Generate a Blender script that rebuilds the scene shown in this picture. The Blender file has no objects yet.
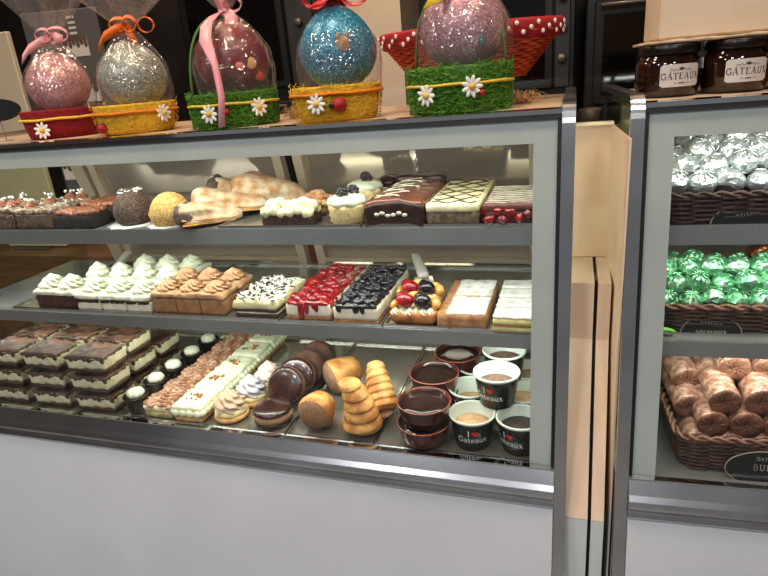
import bpy, math, random
from mathutils import Vector, Matrix, noise
R0 = random.Random(7)
PI = math.pi
scene = bpy.context.scene
COL = scene.collection

# ------------------------------------------------------------------ camera, world, light, exposure
cam_data = bpy.data.cameras.new('camera')
cam_data.sensor_width = 36.0
cam_data.lens = 27.25
cam_data.clip_start = 0.02
cam = bpy.data.objects.new('camera', cam_data)
COL.objects.link(cam)
EYE = 1.36
cam.matrix_world = Matrix(((0.95265708, -0.02553621, 0.30297259, 0.0),
                           (0.2924852, 0.34914463, -0.89025302, 0.0),
                           (-0.08304756, 0.93672084, 0.34008407, EYE),
                           (0, 0, 0, 1)))
scene.camera = cam
world = bpy.data.worlds.new('world')
scene.world = world
world.use_nodes = True
world.node_tree.nodes['Background'].inputs[0].default_value = (0.97, 0.98, 1.0, 1)
world.node_tree.nodes['Background'].inputs[1].default_value = 0.17
scene.view_settings.view_transform = 'Standard'
scene.view_settings.look = 'None'
scene.view_settings.exposure = 0.0
scene.view_settings.gamma = 1.0
scene.view_settings.use_curve_mapping = False
scene.cycles.use_denoising = True
scene.cycles.max_bounces = 8
scene.cycles.transparent_max_bounces = 24
scene.cycles.caustics_reflective = False
scene.cycles.caustics_refractive = False
scene.cycles.sample_clamp_indirect = 4.0

CEIL_POWER = 19.0      # each ceiling downlight
SPOT_WARM = (1.0, 0.78, 0.56)
CEIL_COL = (0.95, 0.97, 1.0)
LED_COL = (0.93, 1.0, 0.93)
LED_TOP, LED_MID, LED_LOW = 3.2, 2.3, 3.2
def area_light(name, parent, loc, rot, sx, sy, power, col, spread=PI):
    ld = bpy.data.lights.new(name, 'AREA')
    ld.shape = 'RECTANGLE'; ld.size = sx; ld.size_y = sy
    ld.energy = power; ld.color = col; ld.spread = spread
    o = bpy.data.objects.new(name, ld); COL.objects.link(o)
    o.location = loc; o.rotation_euler = rot; o.parent = parent
    return o

# ------------------------------------------------------------------ materials
MATS = {}
def _nt(name):
    m = bpy.data.materials.new(name); m.use_nodes = True
    nt = m.node_tree
    return m, nt, nt.nodes, nt.links, nt.nodes['Principled BSDF']
def c4(c): return (c[0], c[1], c[2], 1)
def S(r, g, b):
    f = lambda u: ((u / 255 + 0.055) / 1.055) ** 2.4 if u > 10 else u / 255 / 12.92
    return (f(r), f(g), f(b))
def mat(name, c, c2=None, sc=40, rough=.55, metal=0, bump=0, bsc=150, lo=.42, hi=.58, coat=0, sss=0, spec=.5, stretch=None, detail=4):
    if name in MATS: return MATS[name]
    m, nt, N, L, b = _nt(name)
    b.inputs['Base Color'].default_value = c4(c)
    b.inputs['Roughness'].default_value = rough
    b.inputs['Metallic'].default_value = metal
    b.inputs['Coat Weight'].default_value = coat
    b.inputs['Specular IOR Level'].default_value = spec
    if sss:
        b.inputs['Subsurface Weight'].default_value = sss
        b.inputs['Subsurface Scale'].default_value = 0.01
    tc = N.new('ShaderNodeTexCoord'); vec = tc.outputs['Object']
    if stretch:
        mp = N.new('ShaderNodeMapping'); mp.inputs['Scale'].default_value = stretch
        L.new(vec, mp.inputs[0]); vec = mp.outputs[0]
    if c2 is not None:
        n = N.new('ShaderNodeTexNoise'); n.inputs['Scale'].default_value = sc; n.inputs['Detail'].default_value = detail
        r = N.new('ShaderNodeValToRGB'); e = r.color_ramp.elements
        e[0].position = lo; e[0].color = c4(c); e[1].position = hi; e[1].color = c4(c2)
        L.new(vec, n.inputs['Vector']); L.new(n.outputs['Fac'], r.inputs[0]); L.new(r.outputs[0], b.inputs['Base Color'])
    if bump:
        n2 = N.new('ShaderNodeTexNoise'); n2.inputs['Scale'].default_value = bsc; n2.inputs['Detail'].default_value = 3
        bp = N.new('ShaderNodeBump'); bp.inputs['Strength'].default_value = bump; bp.inputs['Distance'].default_value = .004
        L.new(vec, n2.inputs['Vector']); L.new(n2.outputs['Fac'], bp.inputs['Height']); L.new(bp.outputs[0], b.inputs['Normal'])
    MATS[name] = m
    return m
def glitter(name, cols, sc=420, metal=.2, rough=.35):
    if name in MATS: return MATS[name]
    m, nt, N, L, b = _nt(name)
    tc = N.new('ShaderNodeTexCoord')
    v = N.new('ShaderNodeTexVoronoi'); v.inputs['Scale'].default_value = sc
    sp = N.new('ShaderNodeSeparateColor'); r = N.new('ShaderNodeValToRGB')
    e = r.color_ramp.elements
    e[0].color = c4(cols[0]); e[1].color = c4(cols[-1])
    for i, c in enumerate(cols[1:-1]):
        k = e.new((i + 1) / (len(cols) - 1)); k.color = c4(c)
    L.new(tc.outputs['Object'], v.inputs['Vector']); L.new(v.outputs['Color'], sp.inputs[0]); L.new(sp.outputs[0], r.inputs[0])
    L.new(r.outputs[0], b.inputs['Base Color'])
    bp = N.new('ShaderNodeBump'); bp.inputs['Strength'].default_value = 1; bp.inputs['Distance'].default_value = .003
    L.new(sp.outputs[1], bp.inputs['Height']); L.new(bp.outputs[0], b.inputs['Normal'])
    b.inputs['Metallic'].default_value = metal; b.inputs['Roughness'].default_value = rough
    MATS[name] = m
    return m
def clear(name, tint, ior=1.45, base=.02, gain=1.0, rough=.02, bump=0, bsc=30, gcol=(1, 1, 1), haze=0):
    """thin clear sheet: see-through with fresnel gloss"""
    if name in MATS: return MATS[name]
    m, nt, N, L, b = _nt(name)
    N.remove(b)
    out = N['Material Output']
    t = N.new('ShaderNodeBsdfTransparent'); t.inputs[0].default_value = c4(tint)
    g = N.new('ShaderNodeBsdfGlossy'); g.inputs['Roughness'].default_value = rough; g.inputs[0].default_value = c4(gcol)
    f = N.new('ShaderNodeFresnel'); f.inputs[0].default_value = ior
    ma = N.new('ShaderNodeMath'); ma.operation = 'MULTIPLY_ADD'; ma.inputs[1].default_value = gain; ma.inputs[2].default_value = base
    ma.use_clamp = True
    mx = N.new('ShaderNodeMixShader')
    ge = N.new('ShaderNodeNewGeometry'); inv = N.new('ShaderNodeMath'); inv.operation = 'SUBTRACT'; inv.inputs[0].default_value = 1.0
    L.new(ge.outputs['Backfacing'], inv.inputs[1])
    mu = N.new('ShaderNodeMath'); mu.operation = 'MULTIPLY'
    L.new(f.outputs[0], ma.inputs[0]); L.new(ma.outputs[0], mu.inputs[0]); L.new(inv.outputs[0], mu.inputs[1]); L.new(mu.outputs[0], mx.inputs[0]); L.new(t.outputs[0], mx.inputs[1]); L.new(g.outputs[0], mx.inputs[2])
    L.new(mx.outputs[0], out.inputs[0])
    if haze:
        df = N.new('ShaderNodeBsdfTranslucent'); df.inputs[0].default_value = c4(gcol)
        d2 = N.new('ShaderNodeBsdfDiffuse'); d2.inputs[0].default_value = c4(gcol)
        m3 = N.new('ShaderNodeMixShader'); m3.inputs[0].default_value = .5
        L.new(df.outputs[0], m3.inputs[1]); L.new(d2.outputs[0], m3.inputs[2])
        m2 = N.new('ShaderNodeMixShader'); m2.inputs[0].default_value = haze
        L.new(mx.outputs[0], m2.inputs[1]); L.new(m3.outputs[0], m2.inputs[2]); L.new(m2.outputs[0], out.inputs[0])
    if bump:
        tc = N.new('ShaderNodeTexCoord')
        n2 = N.new('ShaderNodeTexNoise'); n2.inputs['Scale'].default_value = bsc; n2.inputs['Detail'].default_value = 2
        n2.inputs['Distortion'].default_value = 1.5
        bp = N.new('ShaderNodeBump'); bp.inputs['Strength'].default_value = bump; bp.inputs['Distance'].default_value = .01
        L.new(tc.outputs['Object'], n2.inputs['Vector']); L.new(n2.outputs['Fac'], bp.inputs['Height'])
        L.new(bp.outputs[0], g.inputs['Normal']); L.new(bp.outputs[0], f.inputs['Normal'])
    MATS[name] = m
    return m
def emis(name, c, s):
    if name in MATS: return MATS[name]
    m, nt, N, L, b = _nt(name)
    b.inputs['Base Color'].default_value = c4(c)
    b.inputs['Emission Color'].default_value = c4(c); b.inputs['Emission Strength'].default_value = s
    MATS[name] = m
    return m

# ------------------------------------------------------------------ mesh builder
class MB:
    def __init__(s): s.v = []; s.f = []; s.s = []
    def add(s, vs, fs, smooth=False, M=None):
        o = len(s.v)
        for p in vs:
            p = Vector(p)
            s.v.append(M @ p if M is not None else p)
        for f in fs:
            s.f.append([i + o for i in f]); s.s.append(smooth)
        return s
    def box(s, x0, x1, y0, y1, z0, z1, b=0.0, M=None):
        if b <= 0:
            vs = [(x, y, z) for x in (x0, x1) for y in (y0, y1) for z in (z0, z1)]
            fs = [(0, 1, 3, 2), (4, 6, 7, 5), (0, 4, 5, 1), (2, 3, 7, 6), (0, 2, 6, 4), (1, 5, 7, 3)]
            return s.add(vs, fs, False, M)
        b = min(b, (x1 - x0) / 2.01, (y1 - y0) / 2.01, (z1 - z0) / 2.01)
        lo = (x0, y0, z0); hi = (x1, y1, z1); idx = {}; vs = []
        for sx in (0, 1):
            for sy in (0, 1):
                for sz in (0, 1):
                    for a in range(3):
                        sg = (sx, sy, sz); p = []
                        for k in range(3):
                            e = hi[k] if sg[k] else lo[k]
                            if k != a: e += -b if sg[k] else b
                            p.append(e)
                        idx[(sg, a)] = len(vs); vs.append(p)
        fs = []
        for a in range(3):
            u, w = [(1, 2), (2, 0), (0, 1)][a]
            for sg in (0, 1):
                q = []
                for (p, r) in ((0, 0), (1, 0), (1, 1), (0, 1)):
                    t = [0, 0, 0]; t[a] = sg; t[u] = p; t[w] = r; q.append(idx[(tuple(t), a)])
                fs.append(q if sg else q[::-1])
        for a in range(3):      # edges running along a
            u, w = [(1, 2), (2, 0), (0, 1)][a]
            for p in (0, 1):
                for r in (0, 1):
                    t0 = [0, 0, 0]; t0[u] = p; t0[w] = r; t1 = list(t0); t1[a] = 1
                    t0 = tuple(t0); t1 = tuple(t1)
                    q = [idx[(t0, u)], idx[(t1, u)], idx[(t1, w)], idx[(t0, w)]]
                    fs.append(q if p != r else q[::-1])
        for sx in (0, 1):
            for sy in (0, 1):
                for sz in (0, 1):
                    t = (sx, sy, sz); q = [idx[(t, 0)], idx[(t, 1)], idx[(t, 2)]]
                    fs.append(q if (sx + sy + sz) % 2 else q[::-1])
        return s.add(vs, fs, False, M)
    def lump(s, x0, x1, y0, y1, z0, z1, r=.004, n=(8, 8, 4), amp=0, fr=60, seed=0, M=None, smooth=True, fn=None):
        """subdivided rounded block with a noisy surface"""
        nx, ny, nz = n; idx = {}; vs = []; fs = []
        c = Vector(((x0 + x1) / 2, (y0 + y1) / 2, (z0 + z1) / 2)); h = Vector(((x1 - x0) / 2, (y1 - y0) / 2, (z1 - z0) / 2))
        r = min(r, h.x * .99, h.y * .99, h.z * .99)
        def vert(i, j, k):
            key = (i, j, k)
            if key in idx: return idx[key]
            p = Vector(((2 * i / nx - 1) * h.x, (2 * j / ny - 1) * h.y, (2 * k / nz - 1) * h.z))
            q = Vector((max(-h.x + r, min(h.x - r, p.x)), max(-h.y + r, min(h.y - r, p.y)), max(-h.z + r, min(h.z - r, p.z))))
            d = p - q
            if d.length > 1e-9: p = q + d.normalized() * r
            w = p + c
            if amp:
                dn = noise.noise_vector(w * fr + Vector((seed * 3.1, seed * 1.7, seed * .9)))
                w = w + Vector((dn.x, dn.y, dn.z * (1 if k > 0 else .1))) * amp
            if fn: w = fn(w)
            idx[key] = len(vs); vs.append(w); return idx[key]
        for i in range(nx):
            for j in range(ny):
                fs.append([vert(i, j, nz), vert(i + 1, j, nz), vert(i + 1, j + 1, nz), vert(i, j + 1, nz)])
                fs.append([vert(i, j, 0), vert(i, j + 1, 0), vert(i + 1, j + 1, 0), vert(i + 1, j, 0)])
        for i in range(nx):
            for k in range(nz):
                fs.append([vert(i, 0, k), vert(i + 1, 0, k), vert(i + 1, 0, k + 1), vert(i, 0, k + 1)])
                fs.append([vert(i, ny, k), vert(i, ny, k + 1), vert(i + 1, ny, k + 1), vert(i + 1, ny, k)])
        for j in range(ny):
            for k in range(nz):
                fs.append([vert(0, j, k), vert(0, j, k + 1), vert(0, j + 1, k + 1), vert(0, j + 1, k)])
                fs.append([vert(nx, j, k), vert(nx, j + 1, k), vert(nx, j + 1, k + 1), vert(nx, j, k + 1)])
        return s.add(vs, fs, smooth, M)
    def lathe(s, prof, n=24, c=(0, 0, 0), rf=None, smooth=True, M=None, cap0=True, cap1=True, sx=1, sy=1):
        vs = []; fs = []; m = len(prof)
        for i, (r, z) in enumerate(prof):
            for j in range(n):
                a = 2 * PI * j / n
                k = rf(a, i, r, z) if rf else r
                vs.append((c[0] + k * math.cos(a) * sx, c[1] + k * math.sin(a) * sy, c[2] + z))
        for i in range(m - 1):
            for j in range(n):
                fs.append([i * n + j, i * n + (j + 1) % n, (i + 1) * n + (j + 1) % n, (i + 1) * n + j])
        if cap0: fs.append([j for j in range(n)][::-1])
        if cap1: fs.append([(m - 1) * n + j for j in range(n)])
        return s.add(vs, fs, smooth, M)
    def swirl(s, c, r, h, ridges=8, twist=1.6, n=72, m=16, amp=.20, M=None, tip=1.0, layers=0):
        """piped cream rosette"""
        prof = []
        for i in range(m + 1):
            t = i / m
            rr = r * (1 - t ** 2.1 * tip) * (.9 + .1 * math.sin(min(1, t * 5) * PI / 2))
            if layers: rr *= 1 + .10 * math.cos(t * layers * 2 * PI)
            prof.append((max(rr, r * .03), h * t))
        rf = lambda a, i, q, z: q * (1 + amp * math.cos(ridges * (a + twist * z / h)))
        return s.lathe(prof, n, c, rf, True, M)
    def ball(s, c, rx, ry=None, rz=None, nu=16, nv=10, amp=0, fr=40, seed=0, M=None, smooth=True, flat=None):
        ry = ry or rx; rz = rz or rx
        vs = []; fs = []; c = Vector(c)
        for i in range(nv + 1):
            ph = PI * i / nv
            for j in range(nu):
                a = 2 * PI * j / nu
                d = Vector((math.sin(ph) * math.cos(a), math.sin(ph) * math.sin(a), -math.cos(ph)))
                k = 1.0
                if amp: k += amp * noise.noise(d * fr * .05 + Vector((seed * 2.3, seed * 5.1, seed)))
                p = Vector((d.x * rx, d.y * ry, d.z * rz)) * k
                if flat is not None and p.z < flat: p.z = flat
                vs.append(c + p)
        for i in range(nv):
            for j in range(nu):
                fs.append([i * nu + j, i * nu + (j + 1) % nu, (i + 1) * nu + (j + 1) % nu, (i + 1) * nu + j])
        return s.add(vs, fs, smooth, M)
    def tube(s, path, r, n=8, closed=False, M=None, rf=None, flat=1.0, smooth=True):
        P = [Vector(p) for p in path]; k = len(P); vs = []; fs = []
        up = Vector((0, 0, 1)); prev = None
        for i in range(k):
            if closed: t = P[(i + 1) % k] - P[i - 1]
            else: t = P[min(i + 1, k - 1)] - P[max(i - 1, 0)]
            t.normalize()
            if prev is None:
                a = up if abs(t.z) < .9 else Vector((1, 0, 0))
                u = t.cross(a).normalized()
            else:
                u = (prev - t * prev.dot(t)).normalized()
            prev = u; w = t.cross(u)
            q = rf(i / max(1, k - 1)) * r if rf else r
            for j in range(n):
                g = 2 * PI * j / n
                vs.append(P[i] + u * math.cos(g) * q + w * math.sin(g) * q * flat)
        for i in range(k if closed else k - 1):
            for j in range(n):
                a = i * n; b = ((i + 1) % k) * n
                fs.append([a + j, a + (j + 1) % n, b + (j + 1) % n, b + j])
        if not closed:
            fs.append(list(range(n))[::-1]); fs.append([(k - 1) * n + j for j in range(n)])
        return s.add(vs, fs, smooth, M)
    def extr(s, poly, x0, x1, M=None):
        """polygon in (y,z), extruded along x"""
        n = len(poly)
        vs = [(x0, y, z) for y, z in poly] + [(x1, y, z) for y, z in poly]
        fs = [[i, (i + 1) % n, n + (i + 1) % n, n + i] for i in range(n)]
        fs.append(list(range(n))[::-1]); fs.append([n + i for i in range(n)])
        return s.add(vs, fs, False, M)
    def prism(s, poly, z0, z1, M=None):
        n = len(poly)
        vs = [(x, y, z0) for x, y in poly] + [(x, y, z1) for x, y in poly]
        fs = [[i, (i + 1) % n, n + (i + 1) % n, n + i] for i in range(n)]
        fs.append(list(range(n))[::-1]); fs.append([n + i for i in range(n)])
        return s.add(vs, fs, False, M)
    def ribbon(s, path, wv, th=.0006, M=None):
        """flat band along path; wv = width vector (or list of them)"""
        P = [Vector(p) for p in path]; k = len(P); vs = []; fs = []
        for i, p in enumerate(P):
            w = Vector(wv[i] if isinstance(wv, list) else wv) / 2
            t = (P[min(i + 1, k - 1)] - P[max(i - 1, 0)]).normalized(); nn = t.cross(w).normalized() * th
            vs += [p - w - nn, p + w - nn, p + w + nn, p - w + nn]
        for i in range(k - 1):
            a = 4 * i; b = a + 4
            for j in range(4): fs.append([a + j, a + (j + 1) % 4, b + (j + 1) % 4, b + j])
        fs.append([3, 2, 1, 0]); fs.append([4 * (k - 1) + j for j in range(4)])
        return s.add(vs, fs, True, M)
    def build(s, name, m, parent=None, loc=None, rz=None):
        me = bpy.data.meshes.new(name)
        me.from_pydata([tuple(p) for p in s.v], [], s.f)
        for p, q in zip(me.polygons, s.s): p.use_smooth = q
        me.materials.append(m)
        me.validate()
        o = bpy.data.objects.new(name, me); COL.objects.link(o)
        if parent: o.parent = parent
        if loc is not None: o.location = loc
        if rz is not None: o.rotation_euler = (0, 0, rz)
        return o

def tag(o, label, cat, group=None):
    o['label'] = label; o['category'] = cat
    if group: o['group'] = group
    return o
def thing(name, label, cat, loc=(0, 0, 0), rz=0, group=None, parent=None):
    o = bpy.data.objects.new(name, None); COL.objects.link(o)
    o.empty_display_size = .02
    o.location = loc; o.rotation_euler = (0, 0, rz)
    return tag(o, label, cat, group)
def structure(o): o['kind'] = 'structure'; return o
def stuff(o): o['kind'] = 'stuff'; return o
KIDS = {}
def kids(o): return [c for c in COL.objects if c.parent == o]
def dup(root, loc, rz=None, label=None, group=None, rot=None):
    r = root.copy(); COL.objects.link(r); r.location = loc
    if rz is not None: r.rotation_euler = (0, 0, rz)
    if rot is not None: r.rotation_euler = rot
    if label: r['label'] = label
    if group: r['group'] = group
    for ch in list(root.children):
        c = ch.copy(); COL.objects.link(c); c.parent = r
        for g in list(ch.children):
            d = g.copy(); COL.objects.link(d); d.parent = c
    return r
def RZ(a): return Matrix.Rotation(a, 4, 'Z')
def RX(a): return Matrix.Rotation(a, 4, 'X')
def RY(a): return Matrix.Rotation(a, 4, 'Y')
def T(x, y, z): return Matrix.Translation((x, y, z))

# ------------------------------------------------------------------ serif lettering from strokes (unit height caps)
def arc(cx, cy, rx, ry, a0, a1, n=10):
    return [(cx + rx * math.cos(math.radians(a0 + (a1 - a0) * i / n)), cy + ry * math.sin(math.radians(a0 + (a1 - a0) * i / n))) for i in range(n + 1)]
TK, TN = .15, .06
GL = {
 'I': (.42, [([(.21, 0), (.21, 1)], TK), ([(.06, .02), (.36, .02)], TN), ([(.06, .98), (.36, .98)], TN)]),
 'G': (.86, [(arc(.45, .5, .37, .47, 45, 300, 16), .13), ([(.72, .08), (.72, .44)], TK), ([(.55, .44), (.86, .44)], TN), ([(.74, .98), (.74, .70)], TN)]),
 'A': (.84, [([(.1, 0), (.4, 1)], TN), ([(.4, 1), (.72, 0)], TK), ([(.2, .34), (.6, .34)], TN), ([(0, .02), (.22, .02)], TN), ([(.58, .02), (.86, .02)], TN)]),
 'T': (.78, [([(.39, 0), (.39, 1)], TK), ([(.04, .97), (.74, .97)], TN), ([(.05, .97), (.04, .74)], TN), ([(.73, .97), (.74, .74)], TN), ([(.24, .02), (.54, .02)], TN)]),
 'E': (.76, [([(.2, 0), (.2, 1)], TK), ([(.06, .97), (.66, .97)], TN), ([(.06, .03), (.68, .03)], TN), ([(.2, .52), (.5, .52)], TN), ([(.66, .97), (.66, .76)], TN), ([(.69, .03), (.69, .26)], TN)]),
 'U': (.84, [([(.2, 1)] + arc(.44, .33, .24, .31, 180, 360, 10) + [(.68, 1)], .11), ([(.06, .98), (.34, .98)], TN), ([(.56, .98), (.8, .98)], TN)]),
 'X': (.84, [([(.14, 1), (.7, 0)], TK), ([(.68, 1), (.12, 0)], TN), ([(.02, .98), (.3, .98)], TN), ([(.56, .98), (.8, .98)], TN), ([(0, .02), (.26, .02)], TN), ([(.56, .02), (.84, .02)], TN)]),
 'B': (.76, [([(.2, 0), (.2, 1)], TN), ([(.2, 1)] + arc(.4, .76, .24, .22, 90, -90, 8) + [(.2, .54)], TN), ([(.2, .54)] + arc(.42, .28, .28, .26, 90, -90, 8) + [(.2, .02)], TN)]),
 'N': (.8, [([(.15, 0), (.15, 1), (.65, 0), (.65, 1)], TN)]),
 'O': (.84, [(arc(.42, .5, .34, .46, 0, 360, 18), TN)]),
 'a': (.56, [(arc(.27, .48, .17, .16, 160, 0, 8) + [(.44, .12), (.54, .03)], .11), (arc(.27, .18, .2, .16, 60, 360, 10), .08)]),
 't': (.42, [([(.19, .82), (.19, .16)] + arc(.3, .14, .11, .12, 180, 300, 6), .12), ([(.04, .63), (.38, .63)], TN)]),
 'e': (.56, [([(.08, .36), (.5, .36)] + arc(.29, .34, .22, .3, 10, 320, 14), .09)]),
 'u': (.62, [([(.15, .63)] + arc(.31, .2, .16, .18, 180, 350, 8), .12), ([(.48, .63), (.48, .04), (.6, .03)], .12), ([(.02, .62), (.2, .62)], TN)]),
 'x': (.58, [([(.1, .63), (.48, .02)], .13), ([(.46, .63), (.1, .02)], TN), ([(.02, .63), (.22, .63)], TN), ([(.36, .63), (.54, .63)], TN), ([(.0, .02), (.2, .02)], TN), ([(.36, .02), (.58, .02)], TN)]),
}
def strokes_quads(pl, w):
    P = [Vector((x, y)) for x, y in pl]; n = len(P); L = []; Rr = []
    for i in range(n):
        t = (P[min(i + 1, n - 1)] - P[max(i - 1, 0)]).normalized(); q = Vector((-t.y, t.x)) * w / 2
        L.append(P[i] + q); Rr.append(P[i] - q)
    return [(L[i], L[i + 1], Rr[i + 1], Rr[i]) for i in range(n - 1)]
def text_width(txt, gap=.06): return sum(GL[ch.upper() if ch not in GL else ch][0] + gap for ch in txt if ch != '^') - gap
def lettering(mb, txt, size, put, gap=.06, circ=False):
    """put(u, v) -> 3D point on the carrier; text centred on u=0, baseline v=0"""
    u = -text_width(txt, gap) * size / 2
    for ch in txt:
        if ch == '^':       # circumflex over the letter just written
            for pl in ([(-.56, 1.1), (-.44, 1.28)], [(-.44, 1.28), (-.30, 1.1)]):
                for q in strokes_quads(pl, .07): mb.add([put(u + p.x * size, p.y * size) for p in q], [[3, 2, 1, 0]])
            continue
        w, st = GL[ch]
        for pl, sw in st:
            for q in strokes_quads(pl, sw):
                mb.add([put(u + p.x * size, p.y * size) for p in q], [[3, 2, 1, 0]])
        u += (w + gap) * size
    return mb
def heart_poly(n=22):
    out = []
    for i in range(n):
        t = 2 * PI * i / n
        out.append((.031 * 16 * math.sin(t) ** 3, .031 * (13 * math.cos(t) - 5 * math.cos(2 * t) - 2 * math.cos(3 * t) - math.cos(4 * t))))
    return out

# ------------------------------------------------------------------ shared materials
steel = mat('brushed_steel', (.52, .52, .54), (.60, .60, .62), sc=6, rough=.24, metal=1)
chrome = mat('polished_chrome', (.72, .72, .72), rough=.08, metal=1)
darksteel = mat('dark_steel', (.30, .305, .295), (.38, .385, .37), sc=9, rough=.25, metal=.6)
black = mat('black_plastic', (.006, .006, .007), rough=.3)
rubber = mat('black_gasket', (.008, .008, .009), rough=.45)
panel_m = mat('grey_front_panel', S(216, 217, 221), S(210, 211, 215), sc=3, rough=.42)
frit_m = mat('grey_glass_border', S(176, 182, 178), S(182, 188, 184), sc=5, rough=.3)
glass_m = clear('case_glass', (.99, .995, .99), ior=1.45, base=.0, gain=.8)
sideglass_m = clear('green_side_glass', (.84, .90, .82), ior=1.45, base=.02, gain=.9)
cream_m = mat('cream_laminate', S(238, 204, 174), S(240, 208, 180), sc=4, rough=.35)
whitelam_m = mat('white_laminate', S(214, 216, 212), rough=.4)
top_m = mat('beige_stone_top', S(206, 176, 146), S(190, 158, 128), sc=30, rough=.4, bump=.05)
alu_m = mat('beige_aluminium', S(190, 168, 140), S(205, 186, 160), sc=6, rough=.4, metal=.25)
mirror_m = mat('bronze_mirror', (.56, .47, .37), (.62, .53, .43), sc=3, rough=.05, metal=.72)
led_m = emis('led_cover', (1, 1, .95), 1.2)

# ------------------------------------------------------------------ the room
def struct_box(name, m, *a):
    return structure(MB().box(*a).build(name, m))
floor_m = mat('grey_floor_tiles', S(118, 116, 114), S(130, 128, 126), sc=5, rough=.35)
wall_m = mat('dark_back_wall', S(34, 30, 28), S(44, 38, 35), sc=3, rough=.35)
struct_box('floor', floor_m, -4.2, 3.2, -3.2, 3.3, -.1, 0)
struct_box('ceiling', mat('grey_ceiling', S(128, 120, 112), rough=.8), -4.2, 3.2, -3.2, 3.3, 2.8, 2.9)
struct_box('wall_back', wall_m, -4.2, 3.2, 3.1, 3.25, 0, 2.8)
struct_box('wall_left', mat('brown_side_wall', S(88, 72, 60), S(78, 64, 54), sc=3, rough=.6), -4.15, -4.0, -3.2, 3.3, 0, 2.8)
struct_box('wall_right', mat('brown_side_wall', (0, 0, 0)), 3.0, 3.15, -3.2, 3.3, 0, 2.8)
struct_box('trim_1', mat('cream_pillar', S(218, 196, 172), S(206, 182, 158), sc=3, rough=.6), -1.0, -.745, 2.75, 3.1, 0, 2.8)

def ceiling_lamp(x, y, label, power, col, size=.3):
    t = thing('ceiling_downlight', label, 'lamp', (x, y, 2.8), 0, 'ceiling downlights')
    MB().lathe([(.17, -.03), (.18, -.03), (.18, 0), (.0, 0)], 28, cap0=False).build('rim', steel, t)
    MB().lathe([(.0, -.012), (.165, -.012), (.165, -.006), (0, -.006)], 28).build('diffuser', emis('lamp_diffuser', (1, .93, .85), 3), t)
    area_light('downlight', t, (0, 0, -.035), (0, 0, 0), size, size, power, col)
LN = ['left of the front row', 'middle of the front row', 'right of the front row', 'left of the row behind the viewer', 'right of the row behind the viewer', 'left of the warm row above the cases', 'middle of the warm row above the cases', 'right of the warm row above the cases', 'above the cream pillar', 'above the posters']
for i, (x, y, p, c) in enumerate([(-2.1, -.9, 1, CEIL_COL), (-.7, -.9, 1, CEIL_COL), (.7, -.9, 1, CEIL_COL), (-1.4, -2.2, 1, CEIL_COL), (.2, -2.2, 1, CEIL_COL),
                                  (-1.5, .75, .7, SPOT_WARM), (-.45, .75, .7, SPOT_WARM), (.55, .75, .7, SPOT_WARM), (-.75, 2.2, .7, SPOT_WARM), (-2.3, 2.2, .35, SPOT_WARM)]):
    ceiling_lamp(x, y, 'round ceiling downlight over the shop, ' + LN[i], CEIL_POWER * p, c)

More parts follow.
